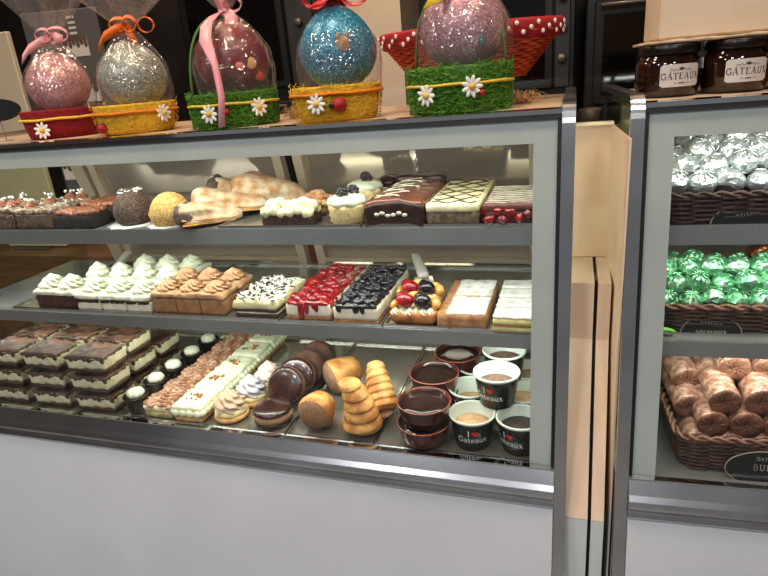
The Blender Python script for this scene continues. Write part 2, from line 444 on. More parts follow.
# ------------------------------------------------------------------ display cases
ZB, ZT = .602, 1.275
LEAN = .1281
def gy(z): return (z - ZB) * LEAN
Z1, Z2, ZD = 1.0635, .8525, .598          # shelf tops and deck top
YB = lambda z: .53 + (.857 - z) * .25    # leaning rear doors
def led(parent, x0, x1, y, z, power, name='light_strip'):
    o = MB().box(x0, x1, y - .008, y + .008, z, z + .008).build(name, led_m, parent)
    area_light('strip_light', parent, ((x0 + x1) / 2, y, z - .004), (math.radians(32), 0, 0), x1 - x0, .016, power, LED_COL)
def case(label, loc, rz, xa, xb, frac):
    t = thing('display_case', label, 'display case', loc, rz, 'refrigerated display cases')
    pw = .0225
    gl, gr = xa + pw + .003, xb - pw - .003
    # lower body
    MB().box(xa + .004, xb - .004, .02, .60, .03, .585).build('body', whitelam_m, t)
    lo = lambda z: gy(z)
    MB().extr([(lo(.03) - .012, .03), (lo(.522) - .012, .522), (lo(.522) + .02, .522), (lo(.03) + .02, .03)], xa + pw + .001, xb - pw - .001).build('front_panel', panel_m, t)
    rail = [(.004, .603), (-.006, .602), (-.020, .578), (-.027, .568), (-.031, .560), (-.029, .552), (-.020, .547), (-.019, .543), (-.025, .539), (-.027, .532), (-.024, .526), (-.012, .5235), (.02, .5235), (.02, .590)]
    MB().extr(rail, xa + pw + .0005, xb - pw - .0005).build('bottom_rail', steel, t)
    MB().extr([(-.006, .6025), (.006, .6035), (.006, .6065), (-.006, .6055)], xa + pw, xb - pw).build('glass_channel', chrome, t)
    # front glass with grey printed border
    def pane(x0, x1, z0, z1, y0, th): return [(gy(z0) + y0, z0), (gy(z1) + y0, z1), (gy(z1) + y0 + th, z1), (gy(z0) + y0 + th, z0)]
    g = MB().extr(pane(0, 0, .607, 1.268, 0, .005), gl + .004, gr - .004).build('front_glass', glass_m, t)
    fb = MB()
    fb.extr(pane(0, 0, 1.227, 1.268, .0055, .0015), gl + .004, gr - .004)
    fb.extr(pane(0, 0, .607, 1.227, .0055, .0015), gl + .004, gl + .045)
    fb.extr(pane(0, 0, .607, 1.227, .0055, .0015), gr - .045, gr - .004)
    fb.build('glass_border', frit_m, g)
    gk = MB()
    for x0, x1 in ((gl - .003, gl + .004), (gr - .004, gr + .003)):
        gk.extr(pane(0, 0, .607, 1.268, .001, .012), x0, x1)
    gk.extr(pane(0, 0, 1.268, 1.276, -.001, .014), gl - .003, gr + .003)
    gk.build('gasket', rubber, t)
    # chrome front edge of the top and the top itself
    MB().extr([(gy(1.276) - .002, 1.276), (gy(1.284) - .003, 1.284), (gy(1.284) + .012, 1.286), (gy(1.276) + .014, 1.276)], gl - .003, gr + .003).build('top_trim', chrome, t)
    MB().box(xa + pw + .002, xb - pw - .002, .101, .585, 1.262, 1.284).build('counter_top', top_m, t)
    # steel end frames: leaning front post curving into the top rail
    def frame(x0, x1):
        def path(off):
            p = [(gy(.02) - .004 + off, .02)]
            p += [(gy(.6) - .004 + off, .6), (gy(1.26) - .004 + off, 1.26)]
            for k in range(9):
                a = math.radians(175 - 85 * k / 8)
                p.append((gy(1.275) + .028 + (.032 - off) * math.cos(a), 1.266 + (.032 - off) * math.sin(a)))
            p.append((.60, 1.298 - off)); return p
        o, i = path(0), path(.012)
        m = MB()
        n = len(o)
        vs = [(x, y, z) for x in (x0, x1) for (y, z) in o] + [(x, y, z) for x in (x0, x1) for (y, z) in i]
        fs = []
        for k in range(n - 1):
            fs += [[k, k + 1, n + k + 1, n + k], [2 * n + k, 3 * n + k, 3 * n + k + 1, 2 * n + k + 1],
                   [k, 2 * n + k, 2 * n + k + 1, k + 1], [n + k, n + k + 1, 3 * n + k + 1, 3 * n + k]]
        fs += [[0, n, 3 * n, 2 * n], [n - 1, 3 * n - 1, 4 * n - 1, 2 * n - 1]]
        m.add(vs, fs)
        m.build('end_post', steel, t)
        sg = [(gy(.607) + .012, .59), (gy(1.26) + .012, 1.26), (gy(1.26) + .04, 1.284), (.595, 1.284), (.62, .59)]
        xm = (x0 + x1) / 2
        side = x0 + .002 if x0 == xa else x1 - .008
        MB().extr(sg, side, side + .006).build('side_glass', sideglass_m, t)
    frame(xa, xa + pw); frame(xb - pw, xb)
    # shelves, deck
    for z, y0, h in ((Z1, .118, .034), (Z2, .078, .027)):
        sfy = YB(z) - .012
        s = MB().box(xa + .03, xb - .03, y0 + .008, sfy, z - .012, z).build('shelf', darksteel, t)
        MB().extr([(y0, z - h), (y0 + .004, z + .001), (y0 + .012, z + .001), (y0 + .012, z - h)], xa + .03, xb - .03).build('shelf_edge', mat('shelf_price_rail', (.36, .37, .36), (.42, .43, .42), sc=4, rough=.22, metal=.75), s)
        led(t, xa + .05, xb - .05, y0 + .024, z - .026, (LED_MID if z == Z1 else LED_LOW) * frac)
    led(t, xa + .05, xb - .05, .108, 1.246, LED_TOP * frac)
    MB().box(xa + .025, xb - .025, .008, .60, .588, ZD).build('deck', darksteel, t)
    # rear: leaning mirrored sliding doors in pale frames
    def rear(x0, x1, z0, z1, dy, th): return [(YB(z0) + dy, z0), (YB(z0) + dy + th, z0), (YB(z1) + dy + th, z1), (YB(z1) + dy, z1)]
    fx = [x for x in (max(xa + .085, -1.44), -.745, xb - .06) if xa + .03 < x < xb - .03]
    for k in range(len(fx) - 1):
        d = MB().extr(rear(0, 0, .62, 1.25, .02, .006), fx[k] + .02, fx[k + 1] - .02).build('rear_door', mirror_m, t)
        fr = MB()
        for xx in (fx[k] + .018, fx[k + 1] - .044): fr.extr(rear(0, 0, .605, 1.262, 0, .03), xx, xx + .026)
        fr.extr(rear(0, 0, .605, .64, .002, .026), fx[k] + .044, fx[k + 1] - .044)
        fr.extr(rear(0, 0, .855, .868, .002, .026), fx[k] + .044, fx[k + 1] - .044)
        fr.build('door_frame', alu_m, d)
    for x in (max(xa + .03, -1.485), xb - .06):
        MB().extr(rear(0, 0, .605, 1.262, 0, .03), x, x + .045).build('corner_post', alu_m, t)
    return t
case('long steel and glass pastry display case on the left, full of cakes', (.004, 1.0, 0), 0, -1.68, 0.0, 1.05)
RC = (.095, 1.0, 0); RA = math.radians(3)
case('steel and glass display case at the right edge holding wicker baskets', RC, RA, 0, .85, .38)
def rloc(x, y, z=0):
    return (RC[0] + x * math.cos(RA) - y * math.sin(RA), RC[1] + x * math.sin(RA) + y * math.cos(RA), z)

# filler between the cases
fil = thing('filler_panel', 'cream laminate filler with a dark slit between the two display cases', 'panel', (.05, 1.1, 0))
MB().box(-.0455, .0285, .20, .215, .95, 1.232, .001).build('upper_panel', cream_m, fil)
MB().box(-.0455, .0285, .188, .216, 1.232, 1.238, .001).build('top_edge', mat('pale_edge', S(240, 220, 190), rough=.4), fil)
for a, b, n in ((-.0455, -.0025, 0), (.0045, .0285, 1)):
    MB().extr([(.03, .95), (.03, .83), (-.10, .49), (.199, .49), (.199, .95)], a, b).build('lower_panel', cream_m, fil)
    MB().extr([(-.10, .488), (-.12, .02), (.199, .02), (.199, .488)], a, b).build('kick_panel', whitelam_m, fil)
MB().extr([(.06, .945), (.06, .83), (-.06, .49), (-.06, .02), (.1, .02), (.1, .945)], -.0025, .0045).build('slit', black, fil)
ML = T(-.05, -1.1, 0) @ T(*RC) @ RZ(RA)
MB().box(-.0045, -.001, .045, .30, .95, 1.232, M=ML).build('side_liner', cream_m, fil)
MB().extr([(.045, .949), (.045, .83), (.02, .49), (.30, .49), (.30, .949)], -.0045, -.001, M=ML).build('side_liner', cream_m, fil)
MB().extr([(.02, .488), (.0, .02), (.30, .02), (.30, .488)], -.0045, -.001, M=ML).build('side_liner', whitelam_m, fil)
tin = thing('lidded_tin', 'small round brown tin standing behind the gap between the cases', 'tin', (.037, 1.56, 1.149))
MB().lathe([(.025, 0), (.027, .004), (.027, .07), (.025, .072)], 24).build('body', mat('brown_tin', S(84, 66, 54), rough=.4), tin)
MB().lathe([(.029, .068), (.029, .092), (.026, .098), (.0, .099)], 24, cap1=False).build('lid', mat('brown_tin_lid', S(110, 92, 78), rough=.35), tin)
ts = tag(MB().box(.008, .066, 1.52, 1.60, .0, 1.1485).build('back_ledge', mat('dark_ledge', S(50, 44, 40), rough=.5)), 'dark ledge behind the cream filler carrying the brown tin', 'ledge')

# ------------------------------------------------------------------ food materials
choc = mat('dark_chocolate', S(46, 24, 16), S(60, 32, 22), sc=60, rough=.35, bump=.1, bsc=200)
chocsponge = mat('chocolate_sponge', S(52, 28, 20), S(84, 50, 36), sc=170, rough=.85, bump=.6, bsc=260)
milk = mat('milk_chocolate', S(128, 78, 54), S(150, 96, 70), sc=40, rough=.4, bump=.1)
mocha = mat('mocha_cream', S(178, 134, 92), S(192, 150, 108), sc=30, rough=.6, bump=.08)
mochadk = mat('mocha_mousse', S(146, 102, 66), S(162, 118, 80), sc=50, rough=.6, bump=.1)
cream = mat('whipped_cream', S(224, 226, 200), S(214, 216, 188), sc=30, rough=.55, bump=.06)
creamy = mat('yellow_cream', S(226, 216, 160), S(236, 228, 184), sc=50, rough=.6, bump=.12)
vanilla = mat('vanilla_sponge', S(214, 186, 122), S(232, 208, 150), sc=120, rough=.8, bump=.4, bsc=240)
pistach = mat('pale_pistachio_cream', S(222, 226, 184), S(232, 234, 204), sc=40, rough=.6, bump=.15, bsc=90)
cheese = mat('cheesecake', S(238, 230, 208), S(230, 220, 194), sc=60, rough=.6, bump=.1)
biscuit = mat('biscuit_crumb', S(170, 118, 66), S(126, 82, 44), sc=190, rough=.85, bump=.6, bsc=260)
goldcrumb = mat('golden_crumbs', S(222, 186, 112), S(180, 132, 66), sc=210, rough=.85, bump=1, bsc=260)
choccoco = mat('cocoa_and_coconut', S(58, 38, 28), S(146, 120, 100), sc=330, rough=.85, bump=1, bsc=300, lo=.45, hi=.75)
puff = mat('sugared_puff_pastry', S(178, 124, 66), S(216, 196, 164), sc=34, rough=.8, bump=.7, bsc=130, lo=.34, hi=.62)
puffdk = mat('dark_filled_end', S(74, 58, 56), S(104, 84, 74), sc=120, rough=.8, bump=.6)
golden = mat('golden_pastry', S(176, 112, 50), S(218, 164, 92), sc=28, rough=.6, bump=.5, bsc=90)
crumbend = mat('nut_crumb_filling', S(128, 82, 54), S(198, 158, 120), sc=420, rough=.85, bump=1, bsc=420, lo=.35, hi=.7)
redgl = mat('strawberry_glaze', S(122, 8, 14), S(166, 22, 26), sc=50, rough=.12, bump=.3, bsc=60, coat=.6)
blueb = mat('blueberry_glaze', S(14, 12, 17), S(32, 26, 36), sc=60, rough=.12, bump=.2, coat=.6)
cherry = mat('glazed_cherry', S(130, 8, 16), S(170, 20, 24), sc=50, rough=.12, coat=.5)
berry = mat('blackberry', S(16, 10, 20), S(40, 20, 36), sc=120, rough=.15, bump=.4, coat=.4)
mandarin = mat('mandarin', S(214, 146, 60), S(226, 170, 92), sc=70, rough=.25, coat=.3)
icing = mat('sugar_dusted_top', S(232, 232, 224), S(206, 200, 184), sc=40, rough=.7, bump=.2)
cocoa = mat('cocoa_powder', S(62, 38, 26), S(88, 56, 40), sc=40, rough=.85, bump=.2)
nut = mat('chopped_nut', S(168, 112, 58), S(136, 84, 40), sc=150, rough=.7)
paper = mat('white_paper', S(236, 236, 230), rough=.8)
flakes = mat('shavings_white', S(240, 240, 232), rough=.7)
cookie = mat('cookie_base', S(214, 160, 96), S(230, 182, 118), sc=80, rough=.75, bump=.4, bsc=150)
plastic = clear('clear_box_plastic', (.985, .985, .98), ior=1.45, base=.03, gain=.9, bump=.05, bsc=20)
blackcup = mat('black_cup', (.008, .008, .009), rough=.25)

def bits(mb, n, x0, x1, y0, y1, z, size, rnd, shape='box', zj=.002):
    for _ in range(n):
        x, y = rnd.uniform(x0, x1), rnd.uniform(y0, y1)
        M = T(x, y, z + rnd.uniform(0, zj)) @ RZ(rnd.uniform(0, PI)) @ RX(rnd.uniform(-.6, .6)) @ RY(rnd.uniform(-.6, .6))
        s = size * rnd.uniform(.6, 1.3)
        if shape == 'box': mb.box(-s, s, -s * .3, s * .3, -s * .12, s * .12, M=M)
        elif shape == 'nut': mb.box(-s * .6, s * .6, -s * .5, s * .5, -s * .4, s * .4, b=s * .2, M=M)
        else: mb.ball((0, 0, 0), s, nu=8, nv=5, M=M)
    return mb
def drips(mb, x0, x1, y, z, n, rnd, l=.02):
    """glaze tongues running down the front"""
    for _ in range(n):
        x = rnd.uniform(x0, x1); k = rnd.uniform(.4, 1) * l
        mb.ball((x, y, z - k * .4), .006, .003, k * .7, 10, 6)
    return mb

# ================================================================== SHELF 1
def tray(label, x0, x1, y0, y1, z, m, rim=.008, group='serving trays'):
    t = thing('serving_tray', label, 'tray', ((x0 + x1) / 2, (y0 + y1) / 2, z), 0, group)
    w, d = (x1 - x0) / 2, (y1 - y0) / 2
    MB().box(-w, w, -d, d, 0, .0025).build('base', m, t)
    r = MB()
    for a in ((-w, w, -d, -d + .003), (-w, w, d - .003, d), (-w, -w + .003, -d + .003, d - .003), (w - .003, w, -d + .003, d - .003)):
        r.box(a[0], a[1], a[2], a[3], .0025, rim)
    r.build('rim', chrome, t)
    return t
traym = mat('tray_steel', (.33, .32, .26), (.43, .42, .35), sc=7, rough=.18, metal=.7)
tray('steel tray on the top shelf under the cream brownie and berry cakes', -.772, -.425, 1.128, 1.46, Z1, traym)
tray('steel tray on the top shelf under the three glazed slab cakes', -.42, -.04, 1.128, 1.46, Z1, traym)
z = Z1 + .0005
zt = Z1 + .003
rnd = random.Random(3)
def crumb_slice(label, x0, x1, y0, y1, h, ros):
    t = thing('chocolate_slice', label, 'cake', ((x0 + x1) / 2, (y0 + y1) / 2, z), 0, 'slices at the left of the top shelf')
    w, d = (x1 - x0) / 2, (y1 - y0) / 2
    MB().lump(-w, w, -d, d, 0, h * .78, .004, (12, 10, 6), .004, 140, 3).build('sponge', choccoco, t)
    MB().lump(-w, w, -d, d, h * .74, h, .004, (12, 10, 3), .003, 90, 5).build('cream_layer', mat('cocoa_dusted_cream', S(170, 150, 128), S(90, 66, 50), sc=70, rough=.8, bump=.4), t)
    b = MB()
    for x, y in ros:
        MB().swirl((x - (x0 + x1) / 2, y - (y0 + y1) / 2, h - .003), .016, .022).build('chocolate_rosette', milk, t)
        for k in range(5): b.ball((x - (x0 + x1) / 2 + rnd.uniform(-.012, .014), y - (y0 + y1) / 2 + rnd.uniform(-.012, .012), h + .018 + rnd.uniform(-.004, .008)), .0035, nu=8, nv=6)
    bits(b, 40, -w, w, -d, d, h, .004, rnd, 'box')
    stuff(b.build('white_sprinkles', flakes, t))
    return t
crumb_slice('chocolate crumb slice with rosettes at the left end of the top shelf', -1.47, -1.388, 1.132, 1.25, .056, [(-1.445, 1.16), (-1.41, 1.16), (-1.43, 1.21)])
crumb_slice('cream-topped chocolate slice with white sprinkles beside the dark brownies', -1.382, -1.262, 1.132, 1.30, .052, [(-1.36, 1.17), (-1.345, 1.22), (-1.325, 1.27), (-1.29, 1.275)])
def swirl_brownie(label, x0, x1, y0, y1, h):
    t = thing('brownie', label, 'brownie', ((x0 + x1) / 2, (y0 + y1) / 2, z), 0, 'dark brownies with piped chocolate')
    w, d = (x1 - x0) / 2, (y1 - y0) / 2
    MB().lump(-w, w, -d, d, 0, h * .8, .003, (12, 8, 6), .003, 180, 1).build('sponge', mat('black_crumb', S(20, 13, 12), S(44, 30, 28), sc=220, rough=.8, bump=.8, bsc=240), t)
    m = MB()
    for k in range(7):
        x = -w + .012 + k * (2 * w - .024) / 6
        m.tube([(x + .006 * math.sin(j * 1.3 + k), -d + .004 + j * (2 * d - .008) / 12, h * .82 + .004 + .003 * math.sin(j * 1.9 + k)) for j in range(13)], .0075, 8)
    m.build('piped_topping', milk, t)
swirl_brownie('dark chocolate brownie with piped chocolate top, front of the pair', -1.255, -1.137, 1.132, 1.20, .042)
swirl_brownie('dark chocolate brownie with piped chocolate top, behind its twin', -1.255, -1.137, 1.215, 1.32, .046)
def paper_doily(label, x, y, r):
    return tag(MB().lathe([(r, 0), (r * 1.02, .0008), (0, .001)], 20, rf=lambda a, i, q, zz: q * (1 + .06 * math.cos(10 * a))).build('paper_doily', paper, None, (x, y, z)), label, 'paper', 'paper doilies on the top shelf')
paper_doily('white paper under the cocoa-coated dome cake on the top shelf', -1.055, 1.19, .064)
paper_doily('white paper under the golden crumb dome cake on the top shelf', -.94, 1.188, .060)
t = thing('dome_cake', 'cocoa-coated dome cake dusted with white flakes on the top shelf', 'cake', (-1.055, 1.192, z + .0012), .4)
MB().lathe([(.036, 0), (.045, .012), (.047, .03), (.043, .05), (.034, .068), (.021, .082), (.008, .088), (.001, .089)], 36, rf=lambda a, i, r, zz: r * (1 + .09 * noise.noise(Vector((math.cos(a) * 3, math.sin(a) * 3, zz * 90))))).build('coating', choccoco, t)
bits(MB(), 60, -.024, .024, -.024, .024, .078, .004, rnd, 'box', .008).build('coconut_flakes', flakes, t)
t = thing('dome_cake', 'golden crumb-coated dome cake beside the pastry turnovers', 'cake', (-.94, 1.188, z + .0012), 1.0)
MB().lathe([(.043, 0), (.050, .012), (.051, .028), (.046, .046), (.035, .062), (.02, .072), (.006, .076), (.001, .0765)], 36, rf=lambda a, i, r, zz: r * (1 + .07 * noise.noise(Vector((math.cos(a) * 4, math.sin(a) * 4, zz * 100))))).build('coating', goldcrumb, t)

def turnover(label, x, y, zz, ln, w, h, rz, tilt=0, dark=False, tp=.3):
    t = thing('pastry_turnover', label, 'pastry', (x, y, zz), rz, 'sugar-dusted turnovers')
    t.rotation_euler = (0, tilt, rz)
    def fn(p):
        u = (p.x + ln / 2) / ln
        k = 1 - .5 * u
        p = Vector((p.x, p.y * (1.05 - tp * u * u), p.z * k))
        p.y *= 1 + .12 * math.sin(p.z * 160); return p
    MB().lump(-ln / 2, ln / 2, -w / 2, w / 2, 0, h, h * .42, (18, 10, 8), .0035, 60, int(x * 100), fn=fn).build('crust', puff, t)
    if dark:
        MB().ball((-ln / 2 + .018, 0, h * .46), .030, w * .50, h * .47, 18, 12, .25, 40, 3).build('filling', puffdk, t)
    e = MB()
    for k in range(2):
        e.lump(-ln / 2 + .004, ln / 2 - .02, -w / 2 - .002, -w / 2 + .006, h * (.16 + .2 * k), h * (.22 + .2 * k), .002, (12, 2, 2), .003, 70, k, fn=fn)
    e.build('layer_edges', golden, t)
turnover('turnover with a dark filled end at the front of the pile', -.828, 1.188, z, .15, .085, .060, .72, dark=True)
turnover('pale sugared turnover leaning in the middle of the pile', -.842, 1.272, z, .15, .09, .084, .5, dark=False)
turnover('brown-ended turnover at the back left of the pile', -.858, 1.37, z, .14, .09, .094, .5, dark=True)
turnover('big golden turnover at the right of the pile', -.742, 1.345, zt + .001, .19, .13, .098, .05, tp=.9)
turnover('thin sugared turnover lying against the tray edge', -.778, 1.255, zt + .008, .13, .06, .062, .5)

t = thing('cream_brownie', 'chocolate brownie with pale piped cream waves on the top shelf', 'brownie', (-.60, 1.165, zt))
MB().lump(-.06, .06, -.032, .032, 0, .026, .003, (12, 8, 5), .003, 150, 1).build('sponge', chocsponge, t)
m = MB()
for k in range(6):
    for j in range(3):
        m.ball((-.05 + k * .02 + (j % 2) * .004, -.022 + j * .02, .031 + (.012 if j == 1 else 0) + .004 * math.sin(k * 2)), .015, .014, .013, 14, 9, .25, 60, k + j)
m.build('piped_cream', creamy, t)
t = thing('nut_ball', 'brown nut-covered ball behind the cream brownie', 'cake', (-.568, 1.245, zt))
m = MB().ball((0, 0, .026), .034, .034, .027, 20, 12, .15, 60, 2)
for k in range(46):
    a, e = rnd.uniform(0, 2 * PI), rnd.uniform(-.2, 1.5)
    m.ball((.034 * math.cos(a) * math.cos(e), .034 * math.sin(a) * math.cos(e), .027 + .027 * math.sin(e)), .008, .006, .006, 8, 6)
m.build('coating', mat('caramel_nuts', S(150, 100, 66), S(190, 142, 100), sc=60, rough=.5), t)

def vanilla_cup(label, x, y, ry):
    t = thing('cream_pastry', label, 'pastry', (x, y, zt), ry, 'cream pastries with blackberries')
    MB().lathe([(.036, 0), (.041, .006), (.039, .014), (.043, .020), (.040, .028), (.043, .034), (.040, .042)], 36, rf=lambda a, i, r, q: r * (1 + .03 * math.cos(9 * a + i))).build('cake', vanilla, t)
    MB().lathe([(.040, .040), (.044, .046), (.040, .054), (.028, .060), (.012, .063), (.001, .064)], 36, rf=lambda a, i, r, q: r * (1 + .07 * math.cos(7 * a + i * .9)), cap0=False).build('cream', cream, t)
    for (bx, by) in ((-.004, -.016), (.012, .010)):
        b = MB()
        for k in range(22):
            a, e = k * 2.4, -.4 + k * .09
            b.ball((bx + .011 * math.cos(a) * math.cos(e), by + .011 * math.sin(a) * math.cos(e), .067 + .009 * math.sin(e)), .0042, nu=8, nv=6)
        b.build('blackberry', berry, t)
vanilla_cup('vanilla pastry with white cream and blackberries, front of the two', -.467, 1.175, 0)
vanilla_cup('vanilla pastry with white cream and blackberries, behind its twin', -.483, 1.345, 1)
t = thing('chocolate_puff', 'chocolate-topped cream puff at the back beside the glazed chocolate loaf', 'pastry', (-.445, 1.425, zt))
MB().ball((0, 0, .022), .032, .03, .022, 18, 10, .1, 40, 1).build('cream', cream, t)
MB().ball((0, 0, .042), .034, .032, .018, 18, 10, .1, 40, 3).build('chocolate_cap', choc, t)

# three slabs
t = thing('chocolate_loaf', 'glazed chocolate loaf cake with cream filling and white streaks', 'cake', (-.35, 1.265, zt))
MB().lump(-.062, .062, -.132, .132, 0, .02, .005, (12, 24, 4), .002, 60, 1).build('pastry_base', biscuit, t)
MB().lump(-.058, .058, -.129, .129, .018, .033, .004, (12, 24, 3), .004, 90, 2).build('cream_filling', cream, t)
def arch(p):
    p = Vector(p); p.z -= (p.x / .066) ** 2 * .010; return p
MB().lump(-.064, .064, -.136, .10, .030, .060, .010, (16, 28, 6), .003, 50, 3, fn=arch).build('chocolate_glaze', mat('glossy_milk_glaze', S(112, 62, 42), S(88, 46, 32), sc=24, rough=.22, coat=.3), t)
MB().lump(-.064, .064, -.1385, -.131, .006, .052, .003, (16, 2, 8), .003, 90, 5, fn=arch).build('chocolate_front', choc, t)
MB().lump(-.060, .062, .095, .137, .030, .066, .010, (10, 8, 5), .004, 50, 6).build('dark_end', choc, t)
m = MB()
for k in range(11):
    yy = -.12 + k * .020; sx = rnd.uniform(-.05, -.02); nn = rnd.randint(8, 13)
    m.tube([(sx + j * .006, yy + .012 * math.sin(j * .35 + k * 2.3), .0612 - ((sx + j * .006) / .066) ** 2 * .010) for j in range(nn)], .0010, 5)
for k in range(6):
    m.ball((-.035 + k * .012, -.139, .026 + .003 * math.sin(k * 2)), .006, .002, .004, 8, 6)
stuff(m.build('white_streaks', cream, t))

def slab(name, label, x0, x1, y0, y1, layers, zz, cat='cake', group=None, n=(12, 24, 3)):
    t = thing(name, label, cat, ((x0 + x1) / 2, (y0 + y1) / 2, zz), 0, group)
    w, d = (x1 - x0) / 2, (y1 - y0) / 2
    for i, (nm, m, a, b, ins, amp) in enumerate(layers):
        MB().lump(-w + ins, w - ins, -d + ins, d - ins, a, b, .0035, n, amp, 80, i + int(x0 * 50)).build(nm, m, t)
    return t, w, d
t, w, d = slab('cream_slab', 'pale cream slab cake with looping chocolate drizzle on the top shelf', -.282, -.172, 1.128, 1.40,
  [('sponge', mat('grey_brown_sponge', S(120, 100, 78), S(90, 72, 56), sc=90, rough=.8, bump=.4), 0, .030, .001, .002), ('cream_top', creamy, .028, .045, 0, .002)], zt)
m = MB()
for k in range(9):
    yy = -d + .018 + k * .029
    m.tube([(-w + .008 + j * (2 * w - .016) / 14, yy + .010 * math.sin(j * .9 + (k % 2) * 3) + .003 * k % .01, .0462) for j in range(15)], .0013, 5)
stuff(m.build('chocolate_drizzle', choc, t))
t, w, d = slab('berry_slab', 'dark berry slab cake with white stripes and strawberries at one corner', -.166, -.048, 1.128, 1.31,
  [('sponge', mat('red_brown_sponge', S(76, 24, 22), S(50, 22, 18), sc=70, rough=.4, bump=.4), 0, .030, .001, .003), ('chocolate_top', mat('berry_chocolate_top', S(110, 58, 46), S(84, 40, 34), sc=40, rough=.45), .028, .044, 0, .002)], zt)
m = MB()
for k in range(10):
    yy = -d + .010 + k * .018
    m.tube([(-w + .004 + j * (2 * w - .008) / 10, yy + .003 * math.sin(j * 1.4 + k), .0444) for j in range(11)], .0011, 5)
stuff(m.build('white_stripes', cream, t))
m = MB()
for (a, b, c_) in ((-.050, -.088, .030), (-.030, -.093, .028), (-.045, -.094, .012), (-.02, -.094, .012), (-.056, -.072, .022), (-.006, -.093, .026), (.012, -.093, .014), (.03, -.092, .022)):
    m.ball((a, b + .005, c_), .012, .008, .009, 12, 8, .7, 60, a * 100)
stuff(m.build('strawberry_pieces', redgl, t))

# ================================================================== SHELF 2
z = Z2 + .0005
zt = Z2 + .003
for lab, a, b in (('steel tray on the middle shelf under the white cream slices', -1.435, -1.0 + .02), ('steel tray on the middle shelf under the mocha slices and flaked slab', -.976, -.632),
                  ('steel tray on the middle shelf under the two fruit cheesecakes', -.628, -.384), ('steel tray on the middle shelf under the fruit tarts and white slabs', -.38, -.036)):
    tray(lab, a, b, 1.09, 1.485, Z2, traym)
def cream_slice(label, x0, x1, y0, y1, hb, base, nros, ht, group, swm=cream, laym=None, swr=.026):
    t = thing('cream_slice', label, 'cake', ((x0 + x1) / 2, (y0 + y1) / 2, zt), 0, group)
    w, d = (x1 - x0) / 2, (y1 - y0) / 2
    MB().lump(-w, w, -d, d, 0, hb, .003, (10, 8, 5), .002, 120, int(x0 * 100)).build('base', base, t)
    if laym: MB().lump(-w + .001, w - .001, -d - .0022, d - .001, hb - .007, hb + .003, .002, (16, 8, 3), .0035, 190, int(x0 * 90)).build('chocolate_line', laym, t)
    MB().lump(-w - .003, w + .003, -d - .004, d, hb + .001, hb + .017, .006, (14, 10, 4), .004, 70, int(x0 * 70)).build('cream_layer', swm, t)
    for k in range(nros):
        xx = -w + (2 * k + 1) * w / nros
        MB().swirl((xx, -.002, hb + .013), swr, ht - hb - .007, 9, 2.2, layers=3).build('cream_rosette', swm, t)
    return t
cream_slice('dark chocolate slice under white cream rosettes at the left of the middle shelf', -1.36, -1.228, 1.105, 1.18, .034, chocsponge, 2, .080, 'cream-topped slices', swr=.032)
for k in range(3):
    x0 = -1.222 + k * .078
    cream_slice(('first', 'middle', 'last')[k] + ' of the three white cream rosette slices in the front row, counted from the left', x0, x0 + .074, 1.103, 1.178, .028, cheese, 1, .074, 'cream-topped slices', laym=choc, swr=.03)
for k in range(4):
    x0 = -1.29 + k * .078
    cream_slice(('leftmost', 'second', 'third', 'rightmost')[k] + ' white cream rosette slice in the back row of the middle shelf', x0, x0 + .074, 1.195, 1.27, .032, cheese, 1, .085, 'cream-topped slices', laym=choc, swr=.031)
for k in range(3):
    x0 = -1.204 + k * .078
    cream_slice(('left', 'middle', 'right')[k] + ' white cream rosette slice in the rearmost row of the middle shelf', x0, x0 + .074, 1.287, 1.36, .034, cheese, 1, .080, 'cream-topped slices', laym=choc, swr=.031)
for j in range(2):
    for k in range(3):
        x0 = -.982 + k * .0685
        y0 = 1.103 + j * .078
        cream_slice('mocha mousse slice with a brown rosette, %s of the %s row' % (('left', 'middle', 'right')[k], ('front', 'back')[j]), x0, x0 + .066, y0, y0 + .07, .040, mochadk, 1, .074 if j == 0 else .080, 'mocha rosette slices', mocha, swr=.029)
t, w, d = slab('flaked_slab', 'chocolate slab cake covered in cream with dark and white shavings', -.752, -.638, 1.10, 1.265,
  [('sponge', chocsponge, 0, .010, .001, .003), ('cream_middle', cream, .009, .015, .002, .002), ('sponge_middle', chocsponge, .014, .022, .001, .003), ('cream_top', creamy, .021, .044, 0, .004)], zt)
bits(MB(), 240, -w, w, -d, d, .0445, .0065, rnd).build('white_shavings', flakes, t)['kind'] = 'stuff'
bits(MB(), 130, -w, w, -d, d, .0455, .006, rnd).build('dark_shavings', choc, t)['kind'] = 'stuff'
def cheesecake(name, label, x0, x1, y0, y1, topn, topm, kind):
    t, w, d = slab(name, label, x0, x1, y0, y1, [('crust', biscuit, 0, .008, .0, .001), ('filling', cheese, .007, .038, .001, .0012)], zt, n=(14, 26, 4))
    m = MB().lump(-w + .003, w - .003, -d - .001, d - .002, .035, .045, .005, (20, 40, 3), .005, 60, 4)
    r2 = random.Random(9)
    if kind == 'straw':
        for _ in range(34): m.ball((r2.uniform(-w + .012, w - .012), r2.uniform(-d + .012, d - .012), .045), r2.uniform(.010, .015), r2.uniform(.010, .014), .009, 12, 8, .2, 40, _)
        drips(m, -w + .02, w - .015, -d - .001, .040, 3, r2, .028); drips(m, -w + .02, -w + .045, -d - .001, .034, 3, r2, .04)
        for _ in range(6): m.ball((w - .001, r2.uniform(-d, d), .034), .003, .006, .010, 8, 6)
    else:
        for _ in range(150): m.ball((r2.uniform(-w + .008, w - .008), r2.uniform(-d + .006, d - .006), .0465), r2.uniform(.0055, .0075), nu=10, nv=7)
        drips(m, -w + .01, w - .01, -d - .001, .040, 5, r2, .016)
    m.build(topn, topm, t)
cheesecake('strawberry_cheesecake', 'cheesecake slab with dripping red strawberry glaze', -.618, -.507, 1.102, 1.37, 'strawberry_topping', redgl, 'straw')
